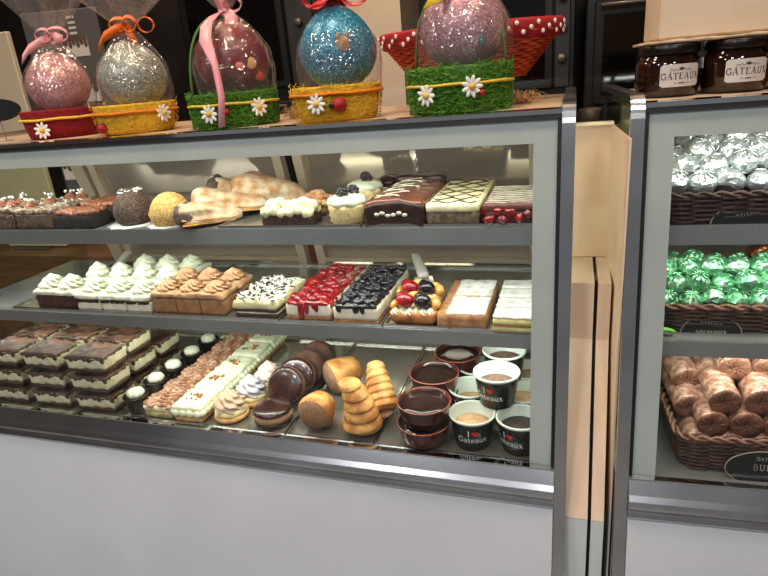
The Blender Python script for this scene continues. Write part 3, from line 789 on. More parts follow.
cheesecake('blueberry_cheesecake', 'cheesecake slab topped with glossy dark blueberries', -.498, -.392, 1.094, 1.365, 'blueberry_topping', blueb, 'blue')
def fruit_tart(label, x, y, s):
    t = thing('fruit_tart', label, 'tart', (x, y, zt), 0, 'fruit tarts')
    MB().lump(-.054, .054, -.037, .037, 0, .030, .012, (18, 12, 5), .003, 60, s, fn=lambda p: Vector((p.x * (.86 + p.z * 6), p.y * (.86 + p.z * 6), p.z))).build('crust', mat('tart_crust', S(160, 96, 48), S(196, 128, 70), sc=40, rough=.6, bump=.4), t)
    m = MB()
    for k in range(6): m.swirl((-.038 + k * .015, -.025 + .003 * (k % 2), .024), .011, .014, 6)
    for k in range(6): m.swirl((-.036 + k * .015, .012, .021), .013, .018, 6)
    m.build('whipped_cream', cream, t)
    MB().ball((-.020, -.014, .050), .020, .017, .016, 16, 10, .1, 40, s).build('glazed_cherry', cherry, t)
    MB().ball((-.036, .016, .046), .013, .012, .012, 14, 9).build('glazed_cherry', cherry, t)
    MB().ball((.020, -.014, .049), .019, .017, .016, 16, 10).build('dark_grape', berry, t)
    MB().ball((.006, .012, .048), .012, .012, .011, 14, 9).build('dark_grape', berry, t)
    for q in (((.030, .008, .046), .018, .010, .010), ((-.008, .024, .047), .017, .010, .010), ((.046, -.004, .040), .011, .016, .013), ((-.046, -.006, .036), .009, .016, .011)): MB().ball(*q, 14, 8).build('mandarin_segment', mandarin, t)
fruit_tart('fruit tart with cherry, dark grape and mandarin, front of the two', -.316, 1.132, 1)
fruit_tart('fruit tart with cherry, dark grape and mandarin, behind its twin', -.326, 1.215, 2)
for k in range(2):
    y0 = 1.09 + k * .108
    t, w, d = slab('dusted_slice', 'tall brown slice with a white sugared top, ' + ('front' if k == 0 else 'back') + ' half of the slab', -.262, -.158, y0, y0 + .106,
      [('sponge', mat('caramel_cake', S(150, 100, 62), S(190, 146, 100), sc=60, rough=.8, bump=.4, lo=.35, hi=.7), 0, .033, 0, .002), ('sugared_top', icing, .031, .036, .004, .0025)], zt, group='white-topped slices', n=(12, 12, 3))
    for ch in t.children:
        if ch.name.startswith('sugared_top'): ch.location.x = .008; ch.scale.x = .86
for k in range(4):
    y0 = 1.085 + k * .0565
    t, w, d = slab('layered_slice', 'yellow layered slice with a white top, %s from the glass' % ('first', 'second', 'third', 'fourth')[k], -.147, -.042, y0, y0 + .055,
      [('lower_cream', mat('custard', S(206, 196, 128), S(220, 210, 148), sc=50, rough=.6, bump=.2), 0, .013, .001, .001), ('pastry_sheet', biscuit, .0125, .0155, 0, .001),
       ('upper_cream', mat('custard', (0, 0, 0)), .015, .029, .001, .001), ('sugared_top', icing, .028, .0355, .0015, .0022)], zt, group='layered custard slices', n=(12, 8, 2))
def server(label, a, b, blade):
    a = Vector(a); b = Vector(b); dd = b - a
    t = thing('cake_server', label, 'server', a, math.atan2(dd.y, dd.x), 'cake servers on the middle shelf')
    ln = math.hypot(dd.x, dd.y)
    M = RY(-math.atan2(dd.z, ln))
    L = dd.length
    m = MB().lump(0, L, -.013, .013, -.008, .008, .007, (14, 6, 4), 0, 1, 0, M=M, fn=lambda p: Vector((p.x, p.y * (1.15 - .25 * p.x / L), p.z)))
    m.build('handle', mat('white_handle', S(228, 224, 206), rough=.35), t)
    MB().box(-blade, .01, -.022, .022, -.0045, -.0025, M=M @ T(0, 0, -.003)).build('blade', chrome, t)
server('white-handled cake server lying behind the cream rosette slices', (-1.335, 1.37, zt + .016), (-1.36, 1.475, zt + .042), .07)
server('white-handled cake server lying behind the fruit tarts', (-.348, 1.34, zt + .026), (-.40, 1.465, zt + .044), .05)

# ================================================================== DECK
zt = ZD + .003
for lab, a, b in (('long steel tray on the bottom deck under the boxed desserts', -1.53, -1.092), ('long steel tray on the bottom deck under the eclair rows', -1.088, -.618),
                  ('long steel tray on the bottom deck under the horn pastries', -.614, -.402), ('long steel tray on the bottom deck under the cups and dishes', -.398, -.036)):
    tray(lab, a, b, 1.012, 1.50, ZD, traym)
tcream = mat('tiramisu_cream', S(222, 214, 172), S(232, 224, 188), sc=40, rough=.6, bump=.15)
soak = mat('soaked_sponge', S(48, 30, 20), S(96, 66, 44), sc=60, rough=.6, bump=.3)
BW, BD, BH = .126, .092, .056
bx = thing('dessert_box', 'x', 'dessert', (0, 0, 0), 0, 'clear boxes of cocoa-topped dessert')
MB().lump(-BW / 2 + .004, BW / 2 - .004, -BD / 2 + .004, BD / 2 - .004, .002, .014, .004, (12, 8, 2), .002, 80, 1).build('soaked_layer', soak, bx)
def blotch(p):
    return Vector((p.x, p.y, p.z + .004 * noise.noise(Vector((p.x * 60, p.y * 60, 1.5)))))
MB().lump(-BW / 2 + .003, BW / 2 - .003, -BD / 2 + .003, BD / 2 - .003, .012, .0425, .004, (22, 14, 5), .003, 70, 2, fn=blotch).build('cream', tcream, bx)
MB().lump(-BW / 2 + .003, BW / 2 - .003, -BD / 2 + .0035, BD / 2 - .0035, .041, .047, .003, (22, 14, 3), .003, 90, 3, fn=blotch).build('cocoa_topping', mat('cocoa_swirl', S(40, 25, 18), S(92, 62, 46), sc=16, rough=.5, bump=.2, stretch=(1, 3, 1)), bx)
m = MB()
for k in range(9):
    m.ball((-BW / 2 + .008 + k * .0138, -BD / 2 + .003, .0415 - .004 * abs(math.sin(k * 2.2))), .008, .0014, .005 + .003 * math.sin(k * 1.7), 8, 6)
    m.ball((BW / 2 - .003, -BD / 2 + .006 + k * .0095, .0415), .0014, .005, .003 + .002 * math.sin(k * 2.1), 8, 6)
m.build('cocoa_streaks', cocoa, bx)
c = MB()
for a in ((-BW / 2, BW / 2, -BD / 2, -BD / 2 + .0008), (-BW / 2, BW / 2, BD / 2 - .0008, BD / 2), (-BW / 2, -BW / 2 + .0008, -BD / 2, BD / 2), (BW / 2 - .0008, BW / 2, -BD / 2, BD / 2)):
    c.box(a[0], a[1], a[2], a[3], 0, .05)
c.box(-BW / 2, BW / 2, -BD / 2, BD / 2, 0, .0008)
c.build('container', plastic, bx)
l = MB().box(-BW / 2 - .002, BW / 2 + .002, -BD / 2 - .002, BD / 2 + .002, .0505, .0515)
for a in ((-BW / 2 - .002, BW / 2 + .002, -BD / 2 - .002, -BD / 2 - .001), (-BW / 2 - .002, BW / 2 + .002, BD / 2 + .001, BD / 2 + .002), (-BW / 2 - .002, -BW / 2 - .001, -BD / 2, BD / 2), (BW / 2 + .001, BW / 2 + .002, -BD / 2, BD / 2)):
    l.box(a[0], a[1], a[2], a[3], .046, .0545)
l.build('lid', plastic, bx)
first = True
COLN = ('left', 'middle', 'right')
for row, (y, cols, lv) in enumerate([(1.065, (-1.455, -1.308, -1.166), 3), (1.168, (-1.455, -1.308, -1.166), 3), (1.272, (-1.308, -1.166), 2)]):
    for ci, x in enumerate(cols):
        for k in range(lv):
            cn = COLN[ci] if len(cols) == 3 else COLN[ci + 1]
            lab = 'clear box of cocoa-topped cream dessert, %s of the %s stack in the %s row' % ((('bottom', 'middle', 'top') if lv == 3 else ('bottom', 'top'))[k], cn, ('front', 'second', 'third')[row])
            p = (x + R0.uniform(-.004, .004), y, zt + .0005 + k * (BH + .0005))
            rz = R0.uniform(-.03, .03)
            if first: bx.location = p; bx.rotation_euler = (0, 0, rz); bx['label'] = lab; first = False
            else: dup(bx, p, rz, lab)

# dark cups with a cream dollop
dc = thing('dessert_cup', 'x', 'dessert cup', (0, 0, 0), 0, 'dark cups with a cream dollop')
MB().lathe([(.022, 0), (.024, .002), (.032, .046), (.0335, .047), (.032, .048), (.0305, .046), (.025, .02), (.001, .018)], 28, cap1=False).build('cup', mat('dark_cup', S(22, 16, 14), rough=.35), dc)
MB().lathe([(.0255, .02), (.0302, .040), (.02, .045), (.001, .047)], 28, cap1=False).build('chocolate_cream', choc, dc)
MB().lathe([(.017, .043), (.0215, .049), (.0215, .055), (.017, .061), (.010, .064), (.001, .065)], 40, rf=lambda a, i, r, q: r * (1 + .05 * math.cos(8 * a + i * .5)), cap1=False).build('cream_dollop', cream, dc)
for i, (x, y) in enumerate([(-1.052, 1.048), (-1.052, 1.128), (-1.052, 1.204), (-1.052, 1.292), (-1.052, 1.378)]):
    lab = 'dark dessert cup with a white cream dollop, %s from the front glass' % ('first', 'second', 'third', 'fourth', 'fifth')[i]
    if i == 0: dc.location = (x, y, zt + .0005); dc['label'] = lab
    else: dup(dc, (x, y, zt + .0005), i * .7, lab)

def eclair(label, x0, x1, y0, y1, kind, i):
    t = thing('eclair', label, 'eclair', ((x0 + x1) / 2, (y0 + y1) / 2, zt + .0005), 0, 'mocha eclairs' if kind == 'mocha' else 'pale cream eclairs')
    w, d = (x1 - x0) / 2, (y1 - y0) / 2
    MB().lump(-w + .002, w - .002, -d + .001, d - .001, 0, .020, .006, (12, 10, 3), .002, 60, i).build('pastry', cookie if kind == 'pale' else mat('pale_choux', S(206, 190, 140), S(180, 150, 96), sc=50, rough=.7, bump=.3), t)
    if kind == 'mocha':
        MB().lump(-w, w, -d, d, .018, .034, .006, (14, 10, 4), .003, 70, i).build('cream', creamy, t)
        m = MB()
        for k in range(5):
            yy = -d + .006 + k * (2 * d - .012) / 4
            m.tube([(-w + .004 + j * (2 * w - .008) / 16, yy + .005 * math.sin(j * 1.1 + k + i), .036 + .004 * math.sin(j * .8 + k)) for j in range(17)], .0075, 8, rf=lambda q: .75 + .25 * math.sin(q * 9))
        m.build('mocha_piping', mat('mocha_piping', S(150, 100, 72), S(196, 158, 128), sc=40, rough=.55, bump=.1), t)
    else:
        m = MB().lump(-w, w, -d, d, .019, .046, .008, (14, 12, 5), .003, 60, i)
        for k in range(5):
            m.ball((w - .001, -d + .01 + k * (2 * d - .02) / 4, .026), .008, .011, .010, 12, 8)
            m.ball((-w + .001, -d + .01 + k * (2 * d - .02) / 4, .026), .008, .011, .010, 12, 8)
        for k in range(4): m.ball((-w + .012 + k * (2 * w - .024) / 3, -d + .001, .026), .012, .007, .010, 12, 8)
        m.build('cream', pistach, t)
        bits(MB(), 16, -.018, .018, -.014, .014, .047, .005, rnd, 'nut', .003).build('nuts', nut, t)
for i in range(6):
    y0 = 1.022 + i * .079
    eclair('mocha-piped eclair, %s from the front glass in its row' % ('first', 'second', 'third', 'fourth', 'fifth', 'sixth')[i], -1.018, -.931, y0, y0 + .075, 'mocha', i)
for i in range(5):
    y0 = 1.018 + i * .094
    eclair('pale cream eclair with chopped nuts, %s from the front glass in its row' % ('first', 'second', 'third', 'fourth', 'fifth')[i], -.927, -.842, y0, y0 + .09, 'pale', i)

for i, (x, y, cn, cc) in enumerate([(-.789, 1.066, 'beige', S(214, 186, 154)), (-.772, 1.142, 'lilac grey', S(206, 200, 204)), (-.760, 1.218, 'pale pink', S(232, 206, 190))]):
    t = thing('cream_tartlet', 'cookie tartlet with a swirl of %s cream on the bottom deck' % cn, 'tartlet', (x, y, zt + .0005), i, 'cream swirl tartlets')
    MB().lathe([(.036, 0), (.042, .004), (.043, .010), (.040, .015), (.03, .017)], 30).build('cookie', cookie, t)
    MB().lathe([(.038, .014), (.0405, .020), (.038, .027), (.030, .029)], 30, rf=lambda a, k, r, q: r * (1 + .02 * math.cos(6 * a))).build('upper_cookie', mat('pale_cookie', S(224, 204, 140), S(232, 214, 156), sc=60, rough=.7, bump=.2), t)
    MB().swirl((0, 0, .026), .036, .052, 7, 3.0, amp=.14, layers=3).build('cream_swirl', mat('swirl_cream_' + cn.replace(' ', '_'), cc, tuple(k * .9 for k in cc), sc=30, rough=.55), t)

def biscuit_pair(label, x, y, zz, rot, i):
    t = thing('chocolate_biscuit', label, 'biscuit', (x, y, zz), 0, 'sandwiched chocolate biscuits')
    t.rotation_euler = rot
    MB().lathe([(.036, 0), (.045, .004), (.046, .010), (.043, .014)], 34).build('lower_biscuit', choc, t)
    MB().lathe([(.043, .012), (.047, .015), (.047, .027), (.043, .030)], 34, rf=lambda a, k, r, q: r * (1 + .03 * noise.noise(Vector((math.cos(a) * 9, math.sin(a) * 9, q * 200 + i))))).build('filling', mat('praline_crumb', S(140, 98, 66), S(190, 150, 112), sc=380, rough=.85, bump=.8) if i == 0 else mat('cocoa_crumb', S(84, 52, 38), S(110, 72, 52), sc=190, rough=.85, bump=.8), t)
    MB().lathe([(.043, .029), (.047, .033), (.0465, .038), (.040, .042), (.02, .0435), (.001, .044)], 34, cap1=False).build('upper_biscuit', mat('glossy_dark_biscuit', S(50, 26, 18), S(62, 34, 24), sc=30, rough=.25, coat=.3) if i < 3 else cocoa, t)
biscuit_pair('dark chocolate sandwich biscuit lying flat at the front of its row', -.672, 1.066, zt + .0005, (0, 0, 0), 0)
for i, (x, y, a) in enumerate([(-.664, 1.158, 62), (-.660, 1.210, 64), (-.656, 1.262, 66), (-.652, 1.316, 68)]):
    biscuit_pair('dark chocolate biscuit standing on edge, %s behind the flat one' % ('first', 'second', 'third', 'last')[i], x, y, zt + .0465, (math.radians(a), 0, .06 * i), i + 1)

def horn(label, x, y, zz, base, tip, r):
    """crumb-ended pastry cone: base point (crumb face) to tip"""
    t = thing('filled_horn', label, 'pastry', (x, y, zz), 0, 'crumb-ended horns')
    b = Vector(base); q = Vector(tip); ax = (q - b); L = ax.length
    M = T(*b) @ ax.to_track_quat('Z', 'Y').to_matrix().to_4x4()
    MB().lathe([(r * .93, 0), (r, .006), (r * 1.0, L * .3), (r * .88, L * .6), (r * .72, L * .85), (r * .5, L * .96), (r * .2, L), (.001, L * 1.005)], 32, rf=lambda a, i, k, h: k * (1 + .04 * noise.noise(Vector((math.cos(a) * 2, math.sin(a) * 2, h * 40 + x * 10)))), M=M, cap0=False).build('pastry_shell', golden, t)
    MB().lathe([(.001, -.012), (r * .5, -.010), (r * .85, -.004), (r * .95, .003)], 30, rf=lambda a, i, k, h: k * (1 + .05 * noise.noise(Vector((math.cos(a) * 5, math.sin(a) * 5, h * 300)))), M=M, cap0=False, cap1=False).build('crumb_filling', crumbend, t)
horn('crumb-ended pastry horn standing at the front of its tray', -.552, 1.062, zt, (.0, -.022, .044), (.004, .040, .050), .043)
horn('crumb-ended pastry horn lying behind the spiral horns', -.553, 1.238, zt, (-.024, -.030, .045), (.034, .034, .052), .045)
def shell(label, x, y, zz, base, tip, r, hook, turns=6.5):
    """rolled pastry horn: one coil of dough overlapping like a snail shell"""
    t = thing('spiral_horn', label, 'pastry', (x, y, zz), 0, 'spiral pastry horns')
    b = Vector(base); q = Vector(tip); ax = (q - b).normalized()
    M = ax.to_track_quat('Z', 'Y').to_matrix()
    vs = []; fs = []; nu, nv = 40, 64
    for i in range(nv + 1):
        u = i / nv
        c_ = b.lerp(q, u) + Vector(hook) * (u ** 2.6)
        for j in range(nu):
            a = 2 * PI * j / nu
            ph = (u * turns - a / (2 * PI)) % 1.0
            rr = r * (1 - .50 * u ** 1.2) * (.98 - .16 * ph ** 1.6 + .06 * math.sin(ph * PI)) * (1 + .03 * math.sin(2 * a + 5 * u))
            if u < .06: rr *= .72 + .28 * (u / .06) ** .6
            if u > .92: rr *= math.sqrt(max(.02, 1 - ((u - .92) / .08) ** 2))
            vs.append(c_ + M @ Vector((rr * math.cos(a), rr * math.sin(a), 0)))
    for i in range(nv):
        for j in range(nu): fs.append([i * nu + j, i * nu + (j + 1) % nu, (i + 1) * nu + (j + 1) % nu, (i + 1) * nu + j])
    fs.append(list(range(nu))[::-1]); fs.append([nv * nu + j for j in range(nu)])
    MB().add(vs, fs, True).build('pastry_coil', golden, t)
    MB().ball(b - ax * .002, r * .62, r * .62, .008, 16, 8, .2, 40, 1).build('crumb_filling', crumbend, t)
    return t
shell('spiral pastry horn standing upright with its tip curled over', -.440, 1.058, zt, (0, 0, .012), (.004, .006, .136), .047, (-.034, 0, -.004), 5.2)
shell('spiral pastry horn leaning behind the upright one', -.424, 1.140, zt, (.020, -.04, .034), (-.014, .030, .125), .040, (0, 0, .0), 6.5)

# terracotta dishes of chocolate
dish = thing('chocolate_dish', 'x', 'dish', (0, 0, 0), 0, 'clay dishes of chocolate')
MB().lathe([(.040, 0), (.047, .002), (.053, .020), (.0575, .044), (.0585, .0475), (.0565, .049), (.054, .0465), (.050, .036)], 44, cap1=False).build('bowl', mat('brown_clay', S(58, 26, 20), S(74, 34, 24), sc=12, rough=.22, coat=.3), dish)
MB().lathe([(.0555, .0475), (.0575, .0495), (.0587, .0478)], 44, cap0=False, cap1=False).build('rim', mat('red_clay_rim', S(150, 78, 54), rough=.35), dish)
MB().lathe([(.0525, .036), (.0525, .041), (.03, .0412), (.001, .0412)], 44, cap1=False, cap0=False).build('chocolate', mat('chocolate_pudding', S(40, 26, 22), S(52, 36, 30), sc=20, rough=.12), dish)
first = True
for (x, y, k, lab) in [(-.295, 1.056, 0, 'brown clay dish of chocolate, lower of the front pair'), (-.292, 1.058, 1, 'brown clay dish of chocolate, upper of the front pair'),
                       (-.300, 1.180, 0, 'brown clay dish of chocolate, lower of the back pair'), (-.297, 1.184, 1, 'brown clay dish of chocolate, upper of the back pair'),
                       (-.262, 1.296, 0, 'brown clay dish of chocolate, lower of the rearmost pair'), (-.262, 1.296, 1, 'brown clay dish of chocolate, upper of the rearmost pair')]:
    p = (x, y, zt + .0005 + k * .0495)
    if first: dish.location = p; dish['label'] = lab; first = False
    else: dup(dish, p, k, lab)

# black paper cups with printed heart
CH, CR0, CR1 = .074, .037, .0475
def paper_cup(label, x, y, zz, rz, fill, fm, lettered=True):
    t = thing('paper_cup', label, 'cup', (x, y, zz), rz, 'black paper cups')
    MB().lathe([(CR0 - .002, 0), (CR0, .001), (CR1, CH - .004)], 48, cap1=False).build('wall', blackcup, t)
    MB().lathe([(CR1, CH - .006), (CR1 + .0025, CH - .003), (CR1 + .002, CH), (CR1 - .001, CH + .0005), (CR1 - .0025, CH - .003), (CR0 - .001, .006), (.001, .005)], 48, cap0=False, cap1=False).build('inner_wall', mat('pale_cup_lining', S(206, 214, 200), rough=.45), t)
    if fill:
        rr = CR0 + (CR1 - CR0) * fill - .003
        MB().lathe([(rr, CH * fill - .004), (rr, CH * fill), (rr * .75, CH * fill + .003), (rr * .4, CH * fill + .007), (.001, CH * fill + .008)], 32, rf=lambda a, i, r, q: r * (1 if i < 2 else 1 + .2 * noise.noise(Vector((math.cos(a) * 2, math.sin(a) * 2, x * 50)))), cap1=False, cap0=False).build('dessert', fm, t)
    if lettered:
        def put(u, v):
            zz_ = .024 + v
            r = CR0 + (CR1 - CR0) * zz_ / CH + .0007
            a = -PI / 2 + u / r
            return (r * math.cos(a), r * math.sin(a), zz_)
        m = MB()
        lettering(m, 'Gateaux', .0142, put, .05)
        lettering(m, 'I', .0142, lambda u, v: put(u - .0078, v + .0165), .05)
        m.build('white_lettering', mat('white_print', S(235, 235, 230), rough=.6), t)
        h = MB(); hp = heart_poly()
        h.add([put(.0055, .0225)] + [put(.0055 + px * .0155, .0235 + py * .0155) for px, py in hp], [[0, 1 + (i + 1) % len(hp), 1 + i] for i in range(len(hp))])
        h.build('red_heart', mat('red_print', S(214, 30, 34), rough=.5), t)
    return t
cbrown = mat('cocoa_dessert', S(96, 70, 56), S(120, 92, 74), sc=60, rough=.8, bump=.4)
cdark = mat('dark_dessert', S(40, 34, 32), S(58, 48, 44), sc=60, rough=.7, bump=.4)
cpale = mat('caramel_dessert', S(190, 150, 104), S(206, 170, 124), sc=60, rough=.8, bump=.4)
z0 = zt + .0005
paper_cup('black cup with red heart and caramel dessert at the front left of the group', -.190, 1.066, z0, .14, .62, cpale)
paper_cup('black cup with dark dessert at the front right of the group', -.090, 1.066, z0, -.55, .66, cdark)
paper_cup('black cup with cocoa dessert stacked on the front cups', -.143, 1.116, z0 + CH + .001, -.35, .62, cbrown)
paper_cup('black cup at the left of the second row, under the stacked ones', -.212, 1.172, z0, -.5, .5, cpale)
paper_cup('black cup with caramel dessert at the right of the second row', -.090, 1.170, z0, .3, .68, cpale)
paper_cup('black cup at the left of the third row beside the clay dishes', -.210, 1.278, z0, .2, .6, cbrown)
paper_cup('black cup with caramel dessert at the right of the third row', -.088, 1.276, z0, .2, .68, cpale)
paper_cup('black cup with cocoa dessert stacked at the back of the group', -.138, 1.222, z0 + CH + .001, .5, .66, cbrown)

# ================================================================== RIGHT CASE
wick = mat('dark_wicker', S(50, 31, 23), S(80, 52, 39), sc=60, rough=.5, bump=.2)
wick2 = mat('brown_wicker', S(96, 62, 44), S(134, 94, 70), sc=60, rough=.55, bump=.2)
def rrect(a, b, r, n=72):
    """rounded rectangle outline, n points"""
    pts = []
    per = 2 * (2 * a - 2 * r) + 2 * (2 * b - 2 * r) + 2 * PI * r
    segs = [('l', (a - r, -b), (-a + r, -b)), ('c', (-a + r, -b + r), 270, 180), ('l', (-a, -b + r), (-a, b - r)), ('c', (-a + r, b - r), 180, 90),
            ('l', (-a + r, b), (a - r, b)), ('c', (a - r, b - r), 90, 0), ('l', (a, b - r), (a, -b + r)), ('c', (a - r, -b + r), 0, -90)]
    lens = [2 * a - 2 * r, PI * r / 2, 2 * b - 2 * r, PI * r / 2] * 2
    for i in range(n):
        s = per * i / n
        for sg, ln in zip(segs, lens):
            if s <= ln or sg is segs[-1]:
                u = s / ln
                if sg[0] == 'l': pts.append((sg[1][0] + (sg[2][0] - sg[1][0]) * u, sg[1][1] + (sg[2][1] - sg[1][1]) * u))
                else:
                    an = math.radians(sg[2] + (sg[3] - sg[2]) * u); pts.append((sg[1][0] + r * math.cos(an), sg[1][1] + r * math.sin(an)))
                break
            s -= ln
    return pts
def wicker(label, x, y, zz, a, b, h, flare, m, rm):
    t = thing('wicker_basket', label, 'basket', rloc(x, y, zz), RA, 'wicker baskets in the right case')
    w = MB(); rows = int(h / .0044); n = 84
    for k in range(rows):
        f = 1 + flare * k / rows
        base = rrect(a * f, b * f, .03, n)
        w.tube([(px * (1 + (.0035 / a) * (1 if (i // 3 + k) % 2 else -1)), py * (1 + (.0035 / b) * (1 if (i // 3 + k) % 2 else -1)), .004 + k * .0044) for i, (px, py) in enumerate(base)], .0027, 5, closed=True)
    stuff(w.build('weave', m, t))
    st = MB()
    base = rrect(a, b, .03, 42)
    for px, py in base: st.tube([(px, py, .001), (px * (1 + flare), py * (1 + flare), h)], .002, 5)
    stuff(st.build('stakes', m, t))
    r = MB(); f = 1 + flare
    for ph in (0, PI):
        base = rrect(a * f, b * f, .03, 160)
        r.tube([(px * (1 + .004 / a * math.cos(i * .9 + ph)), py * (1 + .004 / b * math.cos(i * .9 + ph)), h + .002 + .004 * math.sin(i * .9 + ph)) for i, (px, py) in enumerate(base)], .0033, 6, closed=True)
    r.build('braided_rim', rm, t)
    MB().prism(rrect(a * .99, b * .99, .03, 48), .0005, .004).build('bottom', m, t)
    return t
wicker('dark wicker basket of silver parcels on the top shelf', .26, .26, Z1 + .0005, .185, .125, .052, .06, wick, wick)
wicker('dark wicker basket of green parcels on the middle shelf', .272, .27, Z2 + .0005, .182, .135, .050, .06, wick, wick2)
wicker('brown wicker basket of wrapped rolls on the bottom deck', .30, .165, ZD + .0005, .175, .115, .072, .07, wick, wick2)

def foil_mat(name, a, b):
    m = mat(name, a, b, sc=30, rough=.3, metal=.8, bump=1, bsc=70)
    return m
silver = foil_mat('silver_foil', (.80, .84, .82), (.62, .67, .65))
greenf = foil_mat('green_foil', S(110, 184, 130), S(176, 226, 186))
def crumple(r, sq, seed):
    def k(d, s): return 1 + .10 * noise.noise(d * 2.2 + Vector((s, s * 2, 0))) + .07 * abs(noise.noise(d * 5 + Vector((s, 1, s))))
    vs = []; fs = []; nu, nv = 20, 12
    for i in range(nv + 1):
        ph = PI * i / nv
        for j in range(nu):
            a = 2 * PI * j / nu
            d = Vector((math.sin(ph) * math.cos(a), math.sin(ph) * math.sin(a), -math.cos(ph)))
            q = k(d, seed)
            vs.append(Vector((d.x * r, d.y * r, max(d.z, -.72) * r * sq)) * q)
    for i in range(nv):
        for j in range(nu): fs.append([i * nu + j, i * nu + (j + 1) % nu, (i + 1) * nu + (j + 1) % nu, (i + 1) * nu + j])
    return MB().add(vs, fs, False)
ORD = ('first', 'second', 'third', 'fourth', 'fifth', 'sixth', 'seventh', 'eighth')
def foils(name, cat, label, group, m, spots, r, sq, ncol):
    protos = []
    rr = random.Random(5)
    for i, (x, y, zz) in enumerate(spots):
        rot = (rr.uniform(-.7, .3), rr.uniform(-.5, .5), rr.uniform(0, 6))
        lab = '%s, row %s from the rim, %s from the left' % (label, ORD[i // ncol], ORD[i % ncol])
        if i < 5:
            t = thing(name, lab, cat, rloc(x, y, zz), 0, group); t.rotation_euler = rot
            crumple(r, sq, i * 3.3).build('foil_wrap', m, t)
            tw = MB()
            for q in range(9):
                a = q * .7
                tw.tube([(.002 * math.cos(a), .002 * math.sin(a), r * sq * .9), (r * .35 * math.cos(a), r * .35 * math.sin(a), r * sq * 1.03), (r * .8 * math.cos(a), r * .8 * math.sin(a), r * sq * .82)], .0016, 4)
            tw.build('foil_pleats', m, t)
            protos.append(t)
        else: dup(protos[i % 5], rloc(x, y, zz), rot=rot, label=lab)
sp = []
rr = random.Random(11)
for row, (y, h, off) in enumerate([(.168, .066, 0), (.19, .096, .022), (.215, .118, .004), (.25, .134, .026), (.295, .138, .0), (.335, .12, .02)]):
    for k in range(7):
        x = .092 + off + k * .047
        hh = h - (.030 if (k == 0 and row > 1) else 0) - (.012 if k == 1 and row > 2 else 0)
        sp.append((x + rr.uniform(-.004, .004), y + rr.uniform(-.005, .005), Z1 + hh + rr.uniform(-.004, .006)))
foils('silver_parcel', 'sweet', 'silver foil sweet', 'silver foil sweets', silver, sp, .0265, .85, 7)
sp = []
for row, (y, h, off) in enumerate([(.165, .053, 0), (.185, .080, .018), (.21, .103, .002), (.255, .098, .02)]):
    for k in range(8):
        x = .095 + off + k * .042
        sp.append((x + rr.uniform(-.004, .004), y + rr.uniform(-.005, .005), Z2 + h + rr.uniform(-.005, .005)))
foils('green_parcel', 'sweet', 'green foil sweet', 'green foil sweets', greenf, sp, .0225, .95, 8)
for i, (x, y) in enumerate([(.30, .30), (.345, .32), (.32, .345)]):
    t = thing('brown_parcel', 'brown paper-wrapped sweet behind the green ones, ' + ('left', 'right', 'rear')[i] + ' of three', 'sweet', rloc(x, y, Z2 + .105), 0, 'brown sweets in the green basket')
    crumple(.032, .8, i + 20).build('wrap', foil_mat('copper_foil', S(150, 86, 50), S(190, 120, 76)), t)
rollm = mat('brown_wrapped_roll', S(164, 112, 88), S(214, 176, 152), sc=60, rough=.32, metal=.3, bump=1, bsc=110)
endm = mat('roll_end_wrap', S(112, 74, 56), S(142, 98, 76), sc=50, rough=.4, metal=.25, bump=.8, bsc=70)
def roll(i, x, y, zz, yaw=0, pitch=.12, L=.15, r=.0285, lab=''):
    t = thing('wrapped_roll', lab, 'roll', rloc(x, y, zz), 0, 'brown wrapped rolls')
    M = RZ(yaw) @ RX(-PI / 2 + pitch)
    m = MB()
    m.lathe([(r * .97, 0), (r, .004)] + [(r * (1 + .025 * math.sin(k * 2.1)), .004 + k * (L - .006) / 10) for k in range(1, 10)] + [(r, L - .002), (r * .9, L)], 30, rf=lambda a, k, q, h: q * (1 + .025 * noise.noise(Vector((math.cos(a) * 3, math.sin(a) * 3, h * 60 + i)))), M=M)
    m.build('wrapper', rollm, t)
    e = MB().lathe([(r * .98, .003), (r * .96, -.002), (r * .6, -.003), (r * .25, -.0015), (.001, -.003)], 30, M=M, cap0=False, cap1=False)
    for k in range(8):
        a = k * .8
        e.tube([(r * .15 * math.cos(a), r * .15 * math.sin(a), -.003), (r * .9 * math.cos(a + .5), r * .9 * math.sin(a + .5), -.003)], .0012, 4, M=M)
    e.build('end_fold', endm, t)
RP = [(.16, .085, .034, 0), (.218, .085, .034, 0), (.276, .085, .034, 0), (.334, .085, .034, 0),
      (.181, .082, .081, .04), (.239, .082, .083, 0), (.297, .082, .081, 0), (.355, .085, .081, 0),
      (.198, .085, .130, .06), (.260, .085, .133, -.02), (.322, .085, .13, 0), (.150, .13, .088, .12), (.152, .17, .128, .2), (.225, .14, .175, .05), (.285, .14, .172, 0)]
NM = ['bottom row, far left', 'bottom row, second from the left', 'bottom row, third from the left', 'bottom row, far right', 'middle row, first full face from the left', 'middle row, second from the left', 'middle row, third from the left', 'middle row, far right',
      'upper row, left', 'upper row, middle', 'upper row, right', 'set back at the left side, lower', 'set back at the left side, upper', 'topmost, left', 'topmost, right']
for i, (x, y, h, yaw) in enumerate(RP):
    roll(i, x, y, ZD + h, yaw, .12 if i < 13 else .0, .15 if i < 13 else .12, lab='brown wrapped roll in the bottom basket, ' + NM[i])

